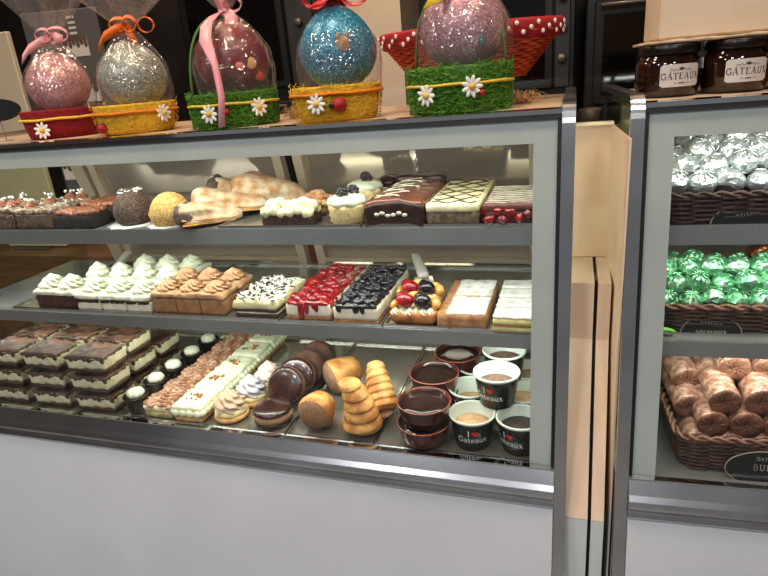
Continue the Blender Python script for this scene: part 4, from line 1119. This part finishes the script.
def oval_sign(label, x, y, zc, rx, rz_, lines, tilt=-.12):
    t = thing('oval_sign', label, 'sign', rloc(x, y, zc), RA, 'oval name signs')
    t.rotation_euler = (tilt, 0, RA)
    el = [(rx * math.cos(2 * PI * k / 48), rz_ * math.sin(2 * PI * k / 48)) for k in range(48)]
    M = RX(PI / 2)
    MB().prism(el, -.0012, .0012, M=M).build('board', mat('black_sign_board', (.012, .012, .012), rough=.25), t)
    MB().tube([(px * 1.0, -.0004, pz * 1.0) for px, pz in el], .0012, 6, closed=True).build('edge', mat('pale_sign_edge', S(150, 146, 130), rough=.4), t)
    w = MB()
    for txt, size, v, hand in lines:
        if hand:
            for (px, py) in hand: 
                for q in strokes_quads([(px[k], py[k]) for k in range(len(px))], .0012): w.add([(p.x, -.0019, p.y) for p in q], [[3, 2, 1, 0]])
        else:
            lettering(w, txt, size, lambda u, vv: (u, -.0019, v + vv), .12)
    w.build('lettering', mat('grey_chalk', S(170, 166, 150), rough=.7), t)
    MB().box(-.004, .004, .0013, .003, -rz_, -rz_ * .2).build('clip', chrome, t)
oval_sign('black oval sign in front of the silver parcels', .208, .1285, Z1 + .0, .058, .037, [('GATEAUX', .006, .016, None)])
scr = []
for k in range(9):
    px = [-.026 + k * .0058 + j * .0012 for j in range(5)]; py = [.002 + .004 * math.sin(j * 1.6 + k * 1.3) for j in range(5)]
    scr.append((px, py))
oval_sign('black oval sign with faint writing in front of the green parcels', .171, .1275, Z2 + .0, .052, .034, [('GATEAUX', .0058, .017, None), ('', 0, 0, scr)])
oval_sign('black oval sign with chalk writing in front of the wrapped rolls', .266, .030, ZD + .025, .072, .036, [('GATEAUX', .0066, .018, None), ('BUENO', .012, -.002, None)])
t = thing('green_card', 'bright green folded card lying behind the wrapped rolls', 'card', rloc(.17, .36, ZD + .0005), RA + .5)
MB().box(-.06, .06, -.003, .003, 0, .09, .001, M=RX(-.3)).build('front_flap', mat('bright_green_card', S(96, 206, 70), rough=.5), t)
MB().box(-.06, .06, -.003, .003, 0, .09, .001, M=T(0, .056, 0) @ RX(.3)).build('rear_flap', mat('bright_green_card', (0, 0, 0)), t)
t = thing('leaf_garnish', 'small green paper leaf at the left end of the middle shelf', 'leaf', rloc(.085, .11, Z2 + .004), RA)
MB().lump(-.022, .022, -.007, .007, 0, .006, .003, (12, 6, 2), 0, 1, 0, fn=lambda p: Vector((p.x, p.y * (1 - (p.x / .023) ** 2), p.z + .006 * (1 - (p.x / .022) ** 2)))).build('blade', mat('leaf_green', S(120, 190, 70), rough=.5), t)
MB().tube([(-.021, 0, .004), (0, 0, .0125), (.021, 0, .004)], .0008, 5).build('midrib', mat('leaf_rib', S(160, 214, 110), rough=.5), t)

# jars on the right case
jarm = mat('dark_jam_glass', S(26, 12, 8), S(40, 20, 12), sc=20, rough=.08, coat=.6)
honeym = mat('honey_glass', S(120, 66, 12), S(150, 88, 20), sc=14, rough=.08, coat=.6)
def jar(label, x, y, m, txt=True, rz=0.0):
    t = thing('preserve_jar', label, 'jar', rloc(x, y, 1.2845), RA + rz, 'preserve jars')
    R_ = .052
    MB().lathe([(.040, 0), (.047, .003), (R_, .014), (R_, .054), (.049, .062), (.045, .067), (.045, .072)], 60, rf=lambda a, i, r, q: r * (1 + (.014 * math.cos(26 * a) if (not txt or math.cos(a + PI / 2) < .35) else 0))).build('glass_body', m, t)
    MB().lathe([(.047, .071), (.049, .073), (.049, .085), (.047, .087), (.001, .0875)], 48, cap1=False, rf=lambda a, i, r, q: r * (1 + (.01 * math.cos(40 * a) if .74 < q * 10 < .84 else 0))).build('lid', mat('dark_lid', S(30, 22, 18), rough=.3, metal=.4), t)
    if txt:
        def put(u, v):
            a = -PI / 2 + u / (R_ + .001); return ((R_ + .0013) * math.cos(a), (R_ + .0013) * math.sin(a), .036 + v)
        lb = MB(); W, H = .034, .0185
        n = 14
        vs = []; fs = []
        for k in range(n + 1):
            u = -W + 2 * W * k / n
            ins = .003 if k in (0, n) else 0
            p0 = Vector(put(u, -H + ins)); p1 = Vector(put(u, H - ins)); q = Vector((p0.x, p0.y, 0)).normalized() * .0009
            vs += [p0 - q, p1 - q, p1 + q * 0, p0 + q * 0]
        for k in range(n):
            a = 4 * k; b = a + 4
            for j in range(4): fs.append([a + j, b + j, b + (j + 1) % 4, a + (j + 1) % 4])
        fs += [[0, 1, 2, 3], [4 * n + 3, 4 * n + 2, 4 * n + 1, 4 * n]]
        lb.add(vs, fs)
        L_ = lb.build('paper_label', mat('jar_label', S(196, 190, 184), rough=.6), t)
        w = MB()
        lettering(w, 'GA^TEAUX', .0105, lambda u, v: (lambda P: (P[0] * 1.008, P[1] * 1.008, P[2]))(put(u, v - .006)), .08)
        for a0, a1 in ((-.018, -.005), (.005, .018)):
            for q in strokes_quads([(a0 + (a1 - a0) * k / 8, .0095 + .0016 * math.sin(k * 1.6)) for k in range(9)], .0008):
                w.add([Vector(put(p.x, p.y)) * 1.0 + Vector((0, -.0006, 0)) for p in q], [[3, 2, 1, 0]])
        crown = [(-.0035, .009), (-.0045, .0135), (-.002, .0115), (0, .0145), (.002, .0115), (.0045, .0135), (.0035, .009)]
        w.add([Vector(put(px, py)) + Vector((0, -.0006, 0)) for px, py in crown], [[6, 5, 4, 3, 2, 1, 0]])
        for q in strokes_quads([(-.012, -.0125), (-.006, -.0125)], .0006) + strokes_quads([(-.004, -.0125), (.006, -.0125)], .0014) + strokes_quads([(.008, -.0125), (.014, -.0125)], .0006):
            w.add([Vector(put(p.x, p.y)) + Vector((0, -.0006, 0)) for p in q], [[3, 2, 1, 0]])
        w.build('label_print', mat('label_ink', S(44, 38, 36), rough=.7), L_)
        MB().box(.047, .0475, -.030, -.018, .044, .062, M=RZ(-.1)).build('price_sticker', paper, t)
    return t
jar('dark preserve jar with a white label, left of the pair', .077, .215, jarm, rz=.22)
jar('dark preserve jar with a white label, right of the pair', .184, .215, jarm, rz=.12)
jar('amber honey jar at the right edge of the photo', .292, .215, honeym, txt=False)
jar('dark ribbed preserve jar behind and left of the labelled pair', .088, .315, jarm, txt=False)
t = thing('cream_box', 'tall cream box standing on a thin board laid over the jars', 'box', rloc(.27, .26, 1.2845 + .0882), RA)
MB().lump(-.235, .25, -.085, .11, 0, .006, .002, (30, 14, 1), .003, 50, 3).build('board', mat('torn_cardboard', S(176, 150, 120), S(196, 172, 142), sc=40, rough=.8), t)
MB().box(-.215, .25, -.062, .11, .0065, .42, .004).build('carton', mat('cream_carton', S(212, 190, 164), S(204, 182, 154), sc=4, rough=.6), t)
MB().box(-.215, .25, -.0622, -.0618, .21, .212).build('seam', mat('carton_seam', S(170, 148, 122), rough=.7), t)

# ================================================================== EASTER GIFTS ON THE COUNTER
ZC = 1.2845
cello = clear('cellophane', (.97, .95, .95), ior=1.5, base=.05, gain=1.0, rough=.10, bump=1.0, bsc=24, gcol=(.98, .92, .90), haze=.05)
felt_fibre = {}
def superell(a, n=2.7): 
    c_, s_ = abs(math.cos(a)), abs(math.sin(a))
    return (c_ ** n + s_ ** n) ** (-1 / n)
daisy_petal = mat('daisy_petal', S(240, 238, 228), rough=.6)
daisy_mid = mat('daisy_centre', S(226, 186, 92), S(206, 160, 70), sc=200, rough=.8)
def daisy(parent, x, y, zz, nx, ny, s=.016):
    """flower facing (nx, ny)"""
    M = T(x, y, zz) @ RZ(math.atan2(ny, nx) + PI / 2) @ RX(PI / 2)
    m = MB()
    for k in range(9):
        a = 2 * PI * k / 9
        m.ball((0, 0, 0), s * .5, s * .22, .0016, 10, 6, M=M @ RZ(a) @ T(s * .62, 0, .002) @ RY(-.15))
    f = m.build('daisy', daisy_petal, parent)
    return f
def gift_basket(label, x, y, rz, rx, ry, h, m, cordm, cordn, fuzz=None, flowers=(), bugs=(), handle=None, group='felt gift baskets', flare=.10, cordz=.68):
    t = thing('felt_basket', label, 'basket', (x, y, ZC), rz, group)
    prof = [(.90, 0), (.97, .004), (1 + flare * .3, h * .4), (1 + flare, h * .94), (1 + flare * .98, h), (1 + flare - .09, h), (.9, h * .75)]
    b = MB()
    b.lathe([(r * .1, q) for r, q in prof], 52, rf=lambda a, i, r, q: r * 10 * superell(a) * (1 + .02 * noise.noise(Vector((math.cos(a) * 3, math.sin(a) * 3, q * 30)))) , sx=rx, sy=ry, cap1=False)
    b.lathe([(.086, h * .76), (.04, h * .8), (.001, h * .8)], 52, rf=lambda a, i, r, q: r * 10 * superell(a), sx=rx, sy=ry, cap0=False, cap1=False)
    body = b.build('felt_wall', m, t)
    def at(a, q, out=0):
        k = (1 + flare * min(1, q / (h * .94))) * superell(a)
        return Vector((k * rx * math.cos(a), k * ry * math.sin(a), q)) + Vector((math.cos(a), math.sin(a), 0)) * out
    pts = [at(2 * PI * k / 64, h * cordz + .0006 * math.sin(k * .7), .003) for k in range(64)]
    MB().tube(pts, .0062, 8, closed=True, flat=.5).build(cordn, cordm, t)
    for a, q in flowers:
        p = at(math.radians(a), q, .008)
        f = daisy(t, p.x, p.y, p.z, math.cos(math.radians(a)), math.sin(math.radians(a)), .0185)
        n_ = Vector((math.cos(math.radians(a)), math.sin(math.radians(a)), 0)) * .004
        MB().ball(p + n_, .0062, .0062, .0062, 12, 8).build('daisy_centre', daisy_mid, f)
    for a, q, s in bugs:
        p = at(math.radians(a), q, .006)
        n_ = Vector((math.cos(math.radians(a)), math.sin(math.radians(a)), 0))
        tt = Vector((-n_.y, n_.x, 0))
        f = MB().ball(p, s, s, s, 16, 10).build('ladybird', mat('red_felt_bug', S(170, 20, 28), S(150, 14, 24), sc=60, rough=.6), t)
        MB().ball(p - tt * s * .95 + n_ * .002, s * .5, s * .5, s * .5, 12, 8).build('bug_head', black, f)
    if fuzz:
        n, ln, fm = fuzz
        r_ = random.Random(int(abs(x) * 1000)); fz = MB()
        for _ in range(n):
            a = r_.uniform(0, 2 * PI); q = r_.uniform(.002, h * 1.03)
            p = at(a, q, .0015); da = r_.uniform(-.22, .22) * ln / .02; dq = r_.uniform(-.5, .5) * ln
            p2 = at(a + da, max(.001, q + dq), r_.uniform(.002, .007)); p1 = (p + p2) / 2 + Vector((math.cos(a), math.sin(a), 0)) * .003
            fz.tube([p, p1, p2], .0006, 3)
        stuff(fz.build('fibres', fm, t))
    if handle:
        hm, hh, ha = handle
        pa = at(ha, h * .8, -.004); pb = at(ha + PI, h * .8, -.004)
        pth = []
        for k in range(25):
            u = k / 24; a = PI * u
            c_ = (pa + pb) / 2 + (pa - pb) / 2 * math.cos(a)
            pth.append(Vector((c_.x, c_.y, h * .8 + hh * math.sin(a) ** .8)))
        MB().tube(pth, .003, 8).build('handle', hm, t)
    return t
def wrapped_egg(label, x, y, z0, rz, er, eh, egm, ribm, knot, flare_r, flare_h, tails, loops, seed, stickers=(), lean=(0, 0)):
    """egg in a tied cellophane bag; origin at the base of the egg"""
    er *= 1.06
    x += .012 * math.cos(rz); y += .012 * math.sin(rz)
    t = thing('wrapped_egg', label, 'chocolate egg', (x, y, z0), rz, 'wrapped chocolate eggs')
    prof = []
    for k in range(17):
        u = k / 16; ph = PI * u
        r = er * math.sin(ph) * (1 - .26 * (u - .5) * 2 * (1 if u > .5 else .3))
        prof.append((max(r, .0006), eh * (1 - math.cos(ph)) / 2))
    e = MB().lathe(prof, 36).build('egg', egm, t)
    def bulge(u):
        return er * 1.10
    pf = []
    nb = 18
    for k in range(nb + 1):
        u = k / nb; q = knot * u
        if u < .55: r = er * (1.02 + .08 * math.sin(u / .55 * PI))
        else:
            w = (u - .55) / .45; r = er * 1.02 * (1 - w) ** .75 + .010 * w
        pf.append((max(r, .009), q))
    for k in range(1, 11):
        u = k / 10; pf.append((.010 + (flare_r - .010) * u ** .8, knot + flare_h * u))
    def rf(a, i, r, q):
        u = i / nb
        if i <= nb:
            am = .02 + .10 * max(0, u - .45)
            return r * (1 + am * math.sin(9 * a + seed + 2 * math.sin(3 * a)) + .02 * noise.noise(Vector((math.cos(a) * 2, math.sin(a) * 2, q * 20 + seed))))
        v = (i - nb) / 10
        return r * (1 + .26 * v * math.sin(5 * a + seed + q * 8) + .08 * v * math.sin(11 * a + seed * 2))
    bag = MB().lathe(pf, 72, rf=rf, cap0=False, cap1=False)
    bag.v = [p + Vector((lean[0], lean[1], 0)) * max(0, (p.z - knot * .6)) for p in bag.v]
    bag.build('cellophane_bag', cello, t)
    kx, ky = lean[0] * knot * .4, lean[1] * knot * .4
    rb = MB().lathe([(.010, -.009), (.0135, -.004), (.0135, .004), (.010, .009)], 20, (kx, ky, knot), cap0=False, cap1=False)
    for (pts, w) in tails:
        rb.ribbon([(kx + px * 1.15, ky + py, knot + pz) for px, py, pz in pts], [tuple(1.35 * q for q in ww) for ww in w] if isinstance(w, list) else tuple(1.35 * q for q in w))
    for (cx, cz, r1, r2, w, yy) in loops:
        rb.ribbon([(kx + cx * 1.2 + 1.25 * r1 * math.cos(k * PI / 9), ky + yy, knot + cz + 1.25 * r2 * math.sin(k * PI / 9)) for k in range(19)], (.004, w * 1.2, w * .5))
    rb.build('ribbon', ribm, t)
    for (px, py, pz, rx_, rz_, m, nm) in stickers:
        MB().ball((px, py, pz), rx_, .003, rz_, 14, 8).build(nm, m, t)
    return t
redfelt = mat('red_felt', S(140, 14, 22), S(118, 10, 18), sc=120, rough=.9, bump=.5, bsc=200)
yelfelt = mat('yellow_felt', S(222, 178, 42), S(204, 158, 32), sc=110, rough=.9, bump=.6, bsc=180)
grnfelt = mat('green_sisal', S(46, 92, 18), S(72, 124, 28), sc=120, rough=.9, bump=.6, bsc=180)
yelcord = mat('yellow_wool', S(232, 196, 72), S(216, 176, 58), sc=160, rough=.9, bump=.5, bsc=260)
orcord = mat('orange_wool', S(226, 132, 30), S(210, 112, 22), sc=160, rough=.9, bump=.5, bsc=260)
yelfib = mat('yellow_fibres', S(226, 186, 70), rough=.8)
grnfib = mat('green_fibres', S(74, 132, 34), S(104, 158, 50), sc=90, rough=.8)
greenwire = mat('green_wire', S(70, 104, 40), rough=.6)
face = lambda x, y: math.atan2(-y, -x)     # angle (world) towards the viewer's side
def fdeg(x, y, d=0): return math.degrees(math.atan2(-y, -x)) + d

G = [(-1.250, 1.238), (-1.0, 1.214), (-.728, 1.210), (-.472, 1.192), (-.215, 1.200)]
def rotf(i): return math.atan2(-G[i][1], -G[i][0]) + PI / 2
a0 = -90
gift_basket('red felt basket with a yellow cord, holding the rose egg', *G[0], rotf(0), .084, .075, .068, redfelt, yelcord, 'yellow_cord', flowers=((a0 - 28, .022),), bugs=())
gift_basket('yellow felt basket with one daisy, holding the silver egg', *G[1], rotf(1), .084, .075, .066, yelfelt, orcord, 'orange_cord', fuzz=(260, .02, yelfib), flowers=((a0 + 34, .040),), bugs=((a0 - 52, .018, .011),), cordz=.72)
gift_basket('green fuzzy basket with a tall handle, holding the red egg', *G[2], rotf(2), .090, .08, .072, grnfelt, yelcord, 'yellow_cord', fuzz=(1700, .02, grnfib), flowers=((a0 - 30, .032), (a0 + 28, .038)), bugs=((a0 - 10, .034, .006),), handle=(greenwire, .17, .55), flare=.04)
gift_basket('yellow felt basket with daisy and ladybird, holding the blue egg', *G[3], rotf(3), .083, .075, .068, yelfelt, orcord, 'orange_cord', fuzz=(420, .024, yelfib), flowers=((a0 - 24, .036),), bugs=((a0 + 2, .032, .0145),), cordz=.78)
gift_basket('green fuzzy basket with two daisies, holding the mauve egg', *G[4], rotf(4), .094, .08, .084, grnfelt, yelcord, 'yellow_cord', fuzz=(2000, .02, grnfib), flowers=((a0 - 33, .036), (a0 + 12, .046)), bugs=((a0 + 22, .034, .0065),), handle=(greenwire, .17, 2.6), flare=.04, cordz=.62)

pinkr = mat('pink_satin', S(222, 140, 150), S(236, 168, 172), sc=14, rough=.35)
oranr = mat('orange_satin', S(236, 122, 30), S(226, 104, 20), sc=14, rough=.35)
redr = mat('red_polka_ribbon', S(196, 20, 30), S(214, 36, 44), sc=14, rough=.35)
yelr = mat('yellow_satin', S(238, 204, 60), S(228, 190, 44), sc=14, rough=.35)
roseg = glitter('rose_glitter', [S(150, 90, 88), S(206, 146, 142), S(190, 124, 122), S(244, 214, 210)])
silvg = glitter('silver_glitter', [S(70, 76, 66), S(170, 176, 160), S(120, 128, 112), S(240, 240, 230)])
blueg = glitter('blue_glitter', [S(10, 70, 100), S(30, 130, 165), S(20, 100, 135), S(130, 215, 235)])
mauvg = glitter('mauve_glitter', [S(130, 84, 96), S(186, 138, 146), S(160, 110, 122), S(226, 190, 196)])
dkred = mat('dark_red_egg', S(98, 24, 28), S(120, 36, 38), sc=24, rough=.35, bump=.2)
star_m = mat('gold_sticker', S(206, 156, 84), rough=.5)
bun = mat('beige_sticker', S(178, 142, 110), S(150, 112, 84), sc=120, rough=.7)
pinkst = mat('pink_sticker', S(214, 120, 110), rough=.6)
zb = ZC + .058
wrapped_egg('rose glitter egg in tied cellophane with a pink bow', *G[0], zb, rotf(0), .070, .145, roseg, pinkr, .172, .095, .12,
  [([(0, -.012, 0), (-.02, -.022, -.006), (-.045, -.03, -.022), (-.062, -.034, -.045)], (.006, .0, .018)), ([(0, -.012, .002), (.012, -.02, .004), (.024, -.022, -.004)], (.004, 0, .016))],
  [(.014, .010, .020, .013, .014, -.012), (-.010, .010, .014, .011, .014, -.014)], 1, lean=(.10, 0))
wrapped_egg('silver glitter egg in tied cellophane with an orange bow', *G[1], zb - .002, rotf(1), .072, .148, silvg, oranr, .172, .11, .10,
  [([(0, -.012, 0), (-.022, -.024, -.003), (-.046, -.03, -.018), (-.058, -.034, -.04)], (.006, 0, .018)), ([(0, -.014, .0), (.004, -.022, -.012), (.010, -.026, -.034)], (.012, 0, .003))],
  [(-.012, .010, .016, .010, .016, -.012), (.036, .006, .014, .013, .004, -.010), (.006, .010, .012, .012, .016, -.014)], 2, lean=(.10, 0))
wrapped_egg('dark red egg in cellophane with a long pink printed ribbon', *G[2], zb + .006, rotf(2), .076, .158, dkred, pinkr, .172, .08, .10,
  [([(0, -.012, 0), (-.020, -.03, -.010), (-.036, -.06, -.03), (-.042, -.09, -.06), (-.032, -.108, -.11), (-.030, -.122, -.17), (-.038, -.128, -.230)], [(.018, 0, .004)] * 4 + [(.010, 0, .002)] * 3), ([(0, -.012, .002), (.010, -.03, -.016), (.004, -.05, -.046)], (.020, 0, .0)), ([(0, -.012, .004), (-.008, -.014, .03), (-.016, -.014, .07)], (.018, 0, .002))],
  [(.014, .012, .016, .012, .016, -.012)], 3, stickers=((.036, -.0715, .062, .012, .012, star_m, 'star_sticker'), (.012, -.0795, .058, .010, .008, pinkst, 'pink_sticker'), (.05, -.052, .036, .010, .010, mat('red_sticker', S(180, 50, 40), rough=.5), 'red_sticker')))
wrapped_egg('blue glitter egg in cellophane with a red polka-dot bow', *G[3], zb, rotf(3), .075, .160, blueg, redr, .164, .075, .10,
  [([(0, -.012, 0), (.004, -.03, .012), (-.018, -.05, .0), (-.030, -.056, -.012)], (.022, 0, .004))],
  [(-.028, .012, .020, .016, .016, -.014), (.036, .010, .022, .014, .016, -.014)], 4, stickers=((.010, -.0775, .083, .0145, .014, bun, 'bunny_face'), (.002, -.0770, .097, .004, .008, bun, 'bunny_ear'), (.018, -.0750, .098, .004, .008, bun, 'bunny_ear')))
wrapped_egg('mauve glitter egg in cellophane with a yellow bow', *G[4], zb + .016, rotf(4), .078, .165, mauvg, yelr, .170, .07, .10,
  [([(0, -.012, 0), (-.016, -.04, -.012), (-.034, -.066, -.034), (-.046, -.08, -.056)], (.026, 0, .008)), ([(0, -.012, 0), (-.02, -.02, .012), (-.046, -.026, -.002)], (.004, 0, .016))],
  [(.020, .006, .016, .010, .016, -.016)], 5, stickers=((.030, -.0735, .050, .005, .012, mat('teal_sticker', S(60, 110, 104), rough=.5), 'teal_sticker'), (.024, -.03, .148, .007, .005, mat('green_felt', S(50, 110, 40), rough=.8), 'felt_leaf')))

# red polka-dot basket on a paper stand behind the mauve egg
t = thing('paper_stand', 'kraft paper stand under the red polka-dot basket', 'stand', (-.215, 1.45, ZC), .2)
MB().lathe([(.062, 0), (.060, .002), (.048, .046), (.046, .046)], 4, smooth=False).build('stand_walls', mat('kraft_paper', S(196, 142, 92), S(184, 130, 82), sc=20, rough=.8), t)
MB().lathe([(.050, .0462), (.050, .049), (.001, .0495)], 4, smooth=False).build('stand_top', mat('kraft_paper', (0, 0, 0)), t)
t = thing('woven_basket', 'red woven basket with a white polka-dot cloth rim', 'basket', (-.235, 1.45, ZC + .0515), 0)
reds = mat('orange_red_wicker', S(184, 60, 34), S(206, 82, 46), sc=50, rough=.6, bump=.2)
m = MB()
for k in range(17):
    u = k / 16; f = .085 + .05 * u
    m.tube([((f + .0022 * (1 if (j // 2 + k) % 2 else -1)) * 1.48 * math.cos(2 * PI * j / 80), (f + .0022 * (1 if (j // 2 + k) % 2 else -1)) * .84 * math.sin(2 * PI * j / 80), .004 + .088 * u) for j in range(80)], .0036, 5, closed=True)
stuff(m.build('weave', reds, t))
MB().lathe([(.084, .001), (.132, .09)], 60, sx=1.47, sy=.83, cap1=False).build('lining', mat('red_lining', S(150, 34, 24), rough=.8), t)
MB().lathe([(.130, .078), (.137, .082), (.143, .110), (.140, .116), (.128, .112), (.122, .085)], 80, sx=1.48, sy=.85, cap0=False, cap1=False, rf=lambda a, i, r, q: r * (1 + .012 * math.sin(20 * a))).build('cloth_rim', mat('red_cloth', S(170, 28, 36), S(156, 20, 30), sc=40, rough=.8), t)
dt = MB()
for k in range(70):
    a = 2 * PI * k / 70; q = .088 + .009 * (k % 3); r = .1405 + (q - .085) * .18
    M = T(r * 1.485 * math.cos(a), r * .86 * math.sin(a), q) @ RZ(a) @ RY(PI / 2)
    dt.ball((0, 0, 0), .0052, .0052, .0024, 10, 6, M=M)
stuff(dt.build('polka_dots', mat('white_dots', S(240, 232, 226), rough=.7), t))
# straw tufts between baskets
for (x, y, lab) in ((-.625, 1.33, 'tuft of dry straw between the green and yellow baskets'), (-.11, 1.30, 'tuft of dry straw beside the front green basket')):
    m = MB(); r_ = random.Random(int(x * 100))
    for k in range(150):
        a = r_.uniform(0, 6.28); L = r_.uniform(.02, .045); x0, y0 = r_.uniform(-.025, .025), r_.uniform(-.02, .02)
        h_ = r_.uniform(.004, .03)
        m.tube([(x0, y0, .001), (x0 + L * .5 * math.cos(a), y0 + L * .5 * math.sin(a), h_), (x0 + L * math.cos(a), y0 + L * math.sin(a), h_ * .4 + .001)], .0005, 3)
    o = m.build('straw_tuft', mat('dry_straw', S(196, 156, 104), rough=.8), None, (x, y, ZC))
    stuff(o); o['label'] = lab; o['category'] = 'straw'

# wire-stand sign at the left end of the counter
t = thing('wire_sign', 'black oval sign on a thin wire stand at the left end of the counter', 'sign', (-1.42, 1.20, ZC), math.atan2(-1.20, 1.42) + PI / 2 - 1.0)
t.rotation_euler = (0, 0, math.atan2(-1.2, 1.42) + PI / 2 - .9 + .6)
MB().tube([(.022 * math.cos(k * .42), .022 * math.sin(k * .42), .0012) for k in range(15)], .0012, 6, closed=True).build('wire_base', darksteel, t)
MB().tube([(0, .022, .0012), (0, .02, .03), (0, .012, .058)], .0012, 6).build('wire_stem', darksteel, t)
el = [(.058 * math.cos(2 * PI * k / 40), .028 * math.sin(2 * PI * k / 40)) for k in range(40)]
MB().prism(el, -.001, .001, M=T(0, .010, .078) @ RX(PI / 2)).build('board', mat('black_sign_board', (0, 0, 0)), t)

# ================================================================== BACKGROUND
dk = mat('black_enamel', S(20, 18, 18), S(28, 25, 24), sc=4, rough=.3)
dkglass = mat('oven_glass', S(10, 9, 9), rough=.06)
grey = mat('grey_metal', S(110, 98, 88), rough=.35, metal=.6)
def oven(label, x0, x1, y0, y1, z0, z1, tiers):
    t = thing('deck_oven', label, 'oven', ((x0 + x1) / 2, (y0 + y1) / 2, z0), 0, 'dark ovens behind the counter')
    w, d = (x1 - x0) / 2, (y1 - y0) / 2; H = z1 - z0
    MB().box(-w, w, -d, d, 0, H, .006).build('body', dk, t)
    for k in range(tiers):
        a = H * k / tiers + .03; b = H * (k + 1) / tiers - .03
        dr = MB().box(-w + .03, w * .55, -d - .02, -d - .001, a, b, .004).build('door', dk, t)
        MB().box(-w + .06, w * .55 - .03, -d - .023, -d - .0205, a + .03, b - .05).build('window', dkglass, dr)
        MB().tube([(-w + .05, -d - .05, b - .02), (w * .55 - .02, -d - .05, b - .02)], .007, 8).build('handle', grey, dr)
        p = MB().box(w * .58, w - .02, -d - .012, -d - .001, a, b, .003).build('control_panel', mat('panel_grey', S(44, 40, 38), rough=.4), t)
        for q in range(3): MB().lathe([(.016, 0), (.016, .02), (.012, .023), (.001, .0235)], 20, cap1=False, M=T((w * .58 + w - .02) / 2, -d - .012, a + (b - a) * (.25 + .25 * q)) @ RX(PI / 2)).build('knob', grey, p)
oven('black deck oven behind the red polka-dot basket', -.36, .0, 2.5, 3.0, .75, 1.72, 2)
oven('black deck oven behind the gap between the cases', .035, .50, 2.45, 3.0, .75, 2.0, 3)
oven('black deck oven behind the dark red egg, left of the pillar', -1.75, -1.06, 2.55, 3.05, .75, 1.9, 2)
t = thing('work_counter', 'brown wooden work counter along the back wall', 'counter', (-.9, 2.7, 0))
MB().box(-1.9, 1.9, -.32, .38, .03, .70).build('cabinet', mat('brown_wood', S(122, 84, 58), S(102, 70, 48), sc=7, rough=.5, stretch=(1, 1, 12)), t)
MB().box(-1.92, 1.92, -.35, .38, .70, .74, .004).build('worktop', grey, t)
# posters on the left
t = thing('cream_signboard', 'plain cream signboard standing at the far left behind the counter', 'sign', (-2.40, 2.05, .745))
MB().box(-.18, .17, -.012, .012, 0, .92, .004).build('board', mat('cream_board', S(214, 196, 168), rough=.6), t)
MB().box(-.10, .10, -.06, .06, -.003, .0, .0).build('foot', dk, t)
tag(MB().box(-2.75, -1.2, 1.9, 2.3, .0, .7415).build('side_counter', mat('brown_wood', (0, 0, 0))), 'low brown counter carrying the posters at the far left', 'counter')
t = thing('cake_poster', 'grey poster with cartoon cakes behind the rose egg', 'poster', (-2.02, 2.12, .745), .25)
MB().box(-.16, .16, -.008, .008, 0, .98, .003).build('board', mat('poster_board', S(86, 80, 78), rough=.6), t)
wt = MB(); br = MB(); st = MB()
for (cx, cz, w_, h_) in ((.02, .62, .085, .09), (.02, .44, .11, .10), (.05, .80, .05, .08), (-.08, .30, .07, .09)):
    wt = MB().box(cx - w_, cx + w_, -.0115, -.0085, cz, cz + h_, .001); wt.build('white_cake_print', mat('poster_white', S(208, 200, 190), rough=.6), t)
    n = 6; br = MB()
    for k in range(n): br.ball((cx - w_ + w_ * 2 * (k + .5) / n, -.0115, cz + h_ * (.72 - .12 * (k % 2))), w_ / n, .002, h_ * .2, 10, 6)
    br.box(cx - w_, cx + w_, -.0135, -.012, cz + h_ * .75, cz + h_, 0); br.build('brown_icing_print', mat('poster_brown', S(96, 66, 50), rough=.6), t)
for k in range(4): st.box(.035, .065, -.0115, -.0085, .885 + k * .02, .895 + k * .02, 0)
st.build('striped_candle_print', mat('poster_stripes', S(208, 200, 190), rough=.6), t)
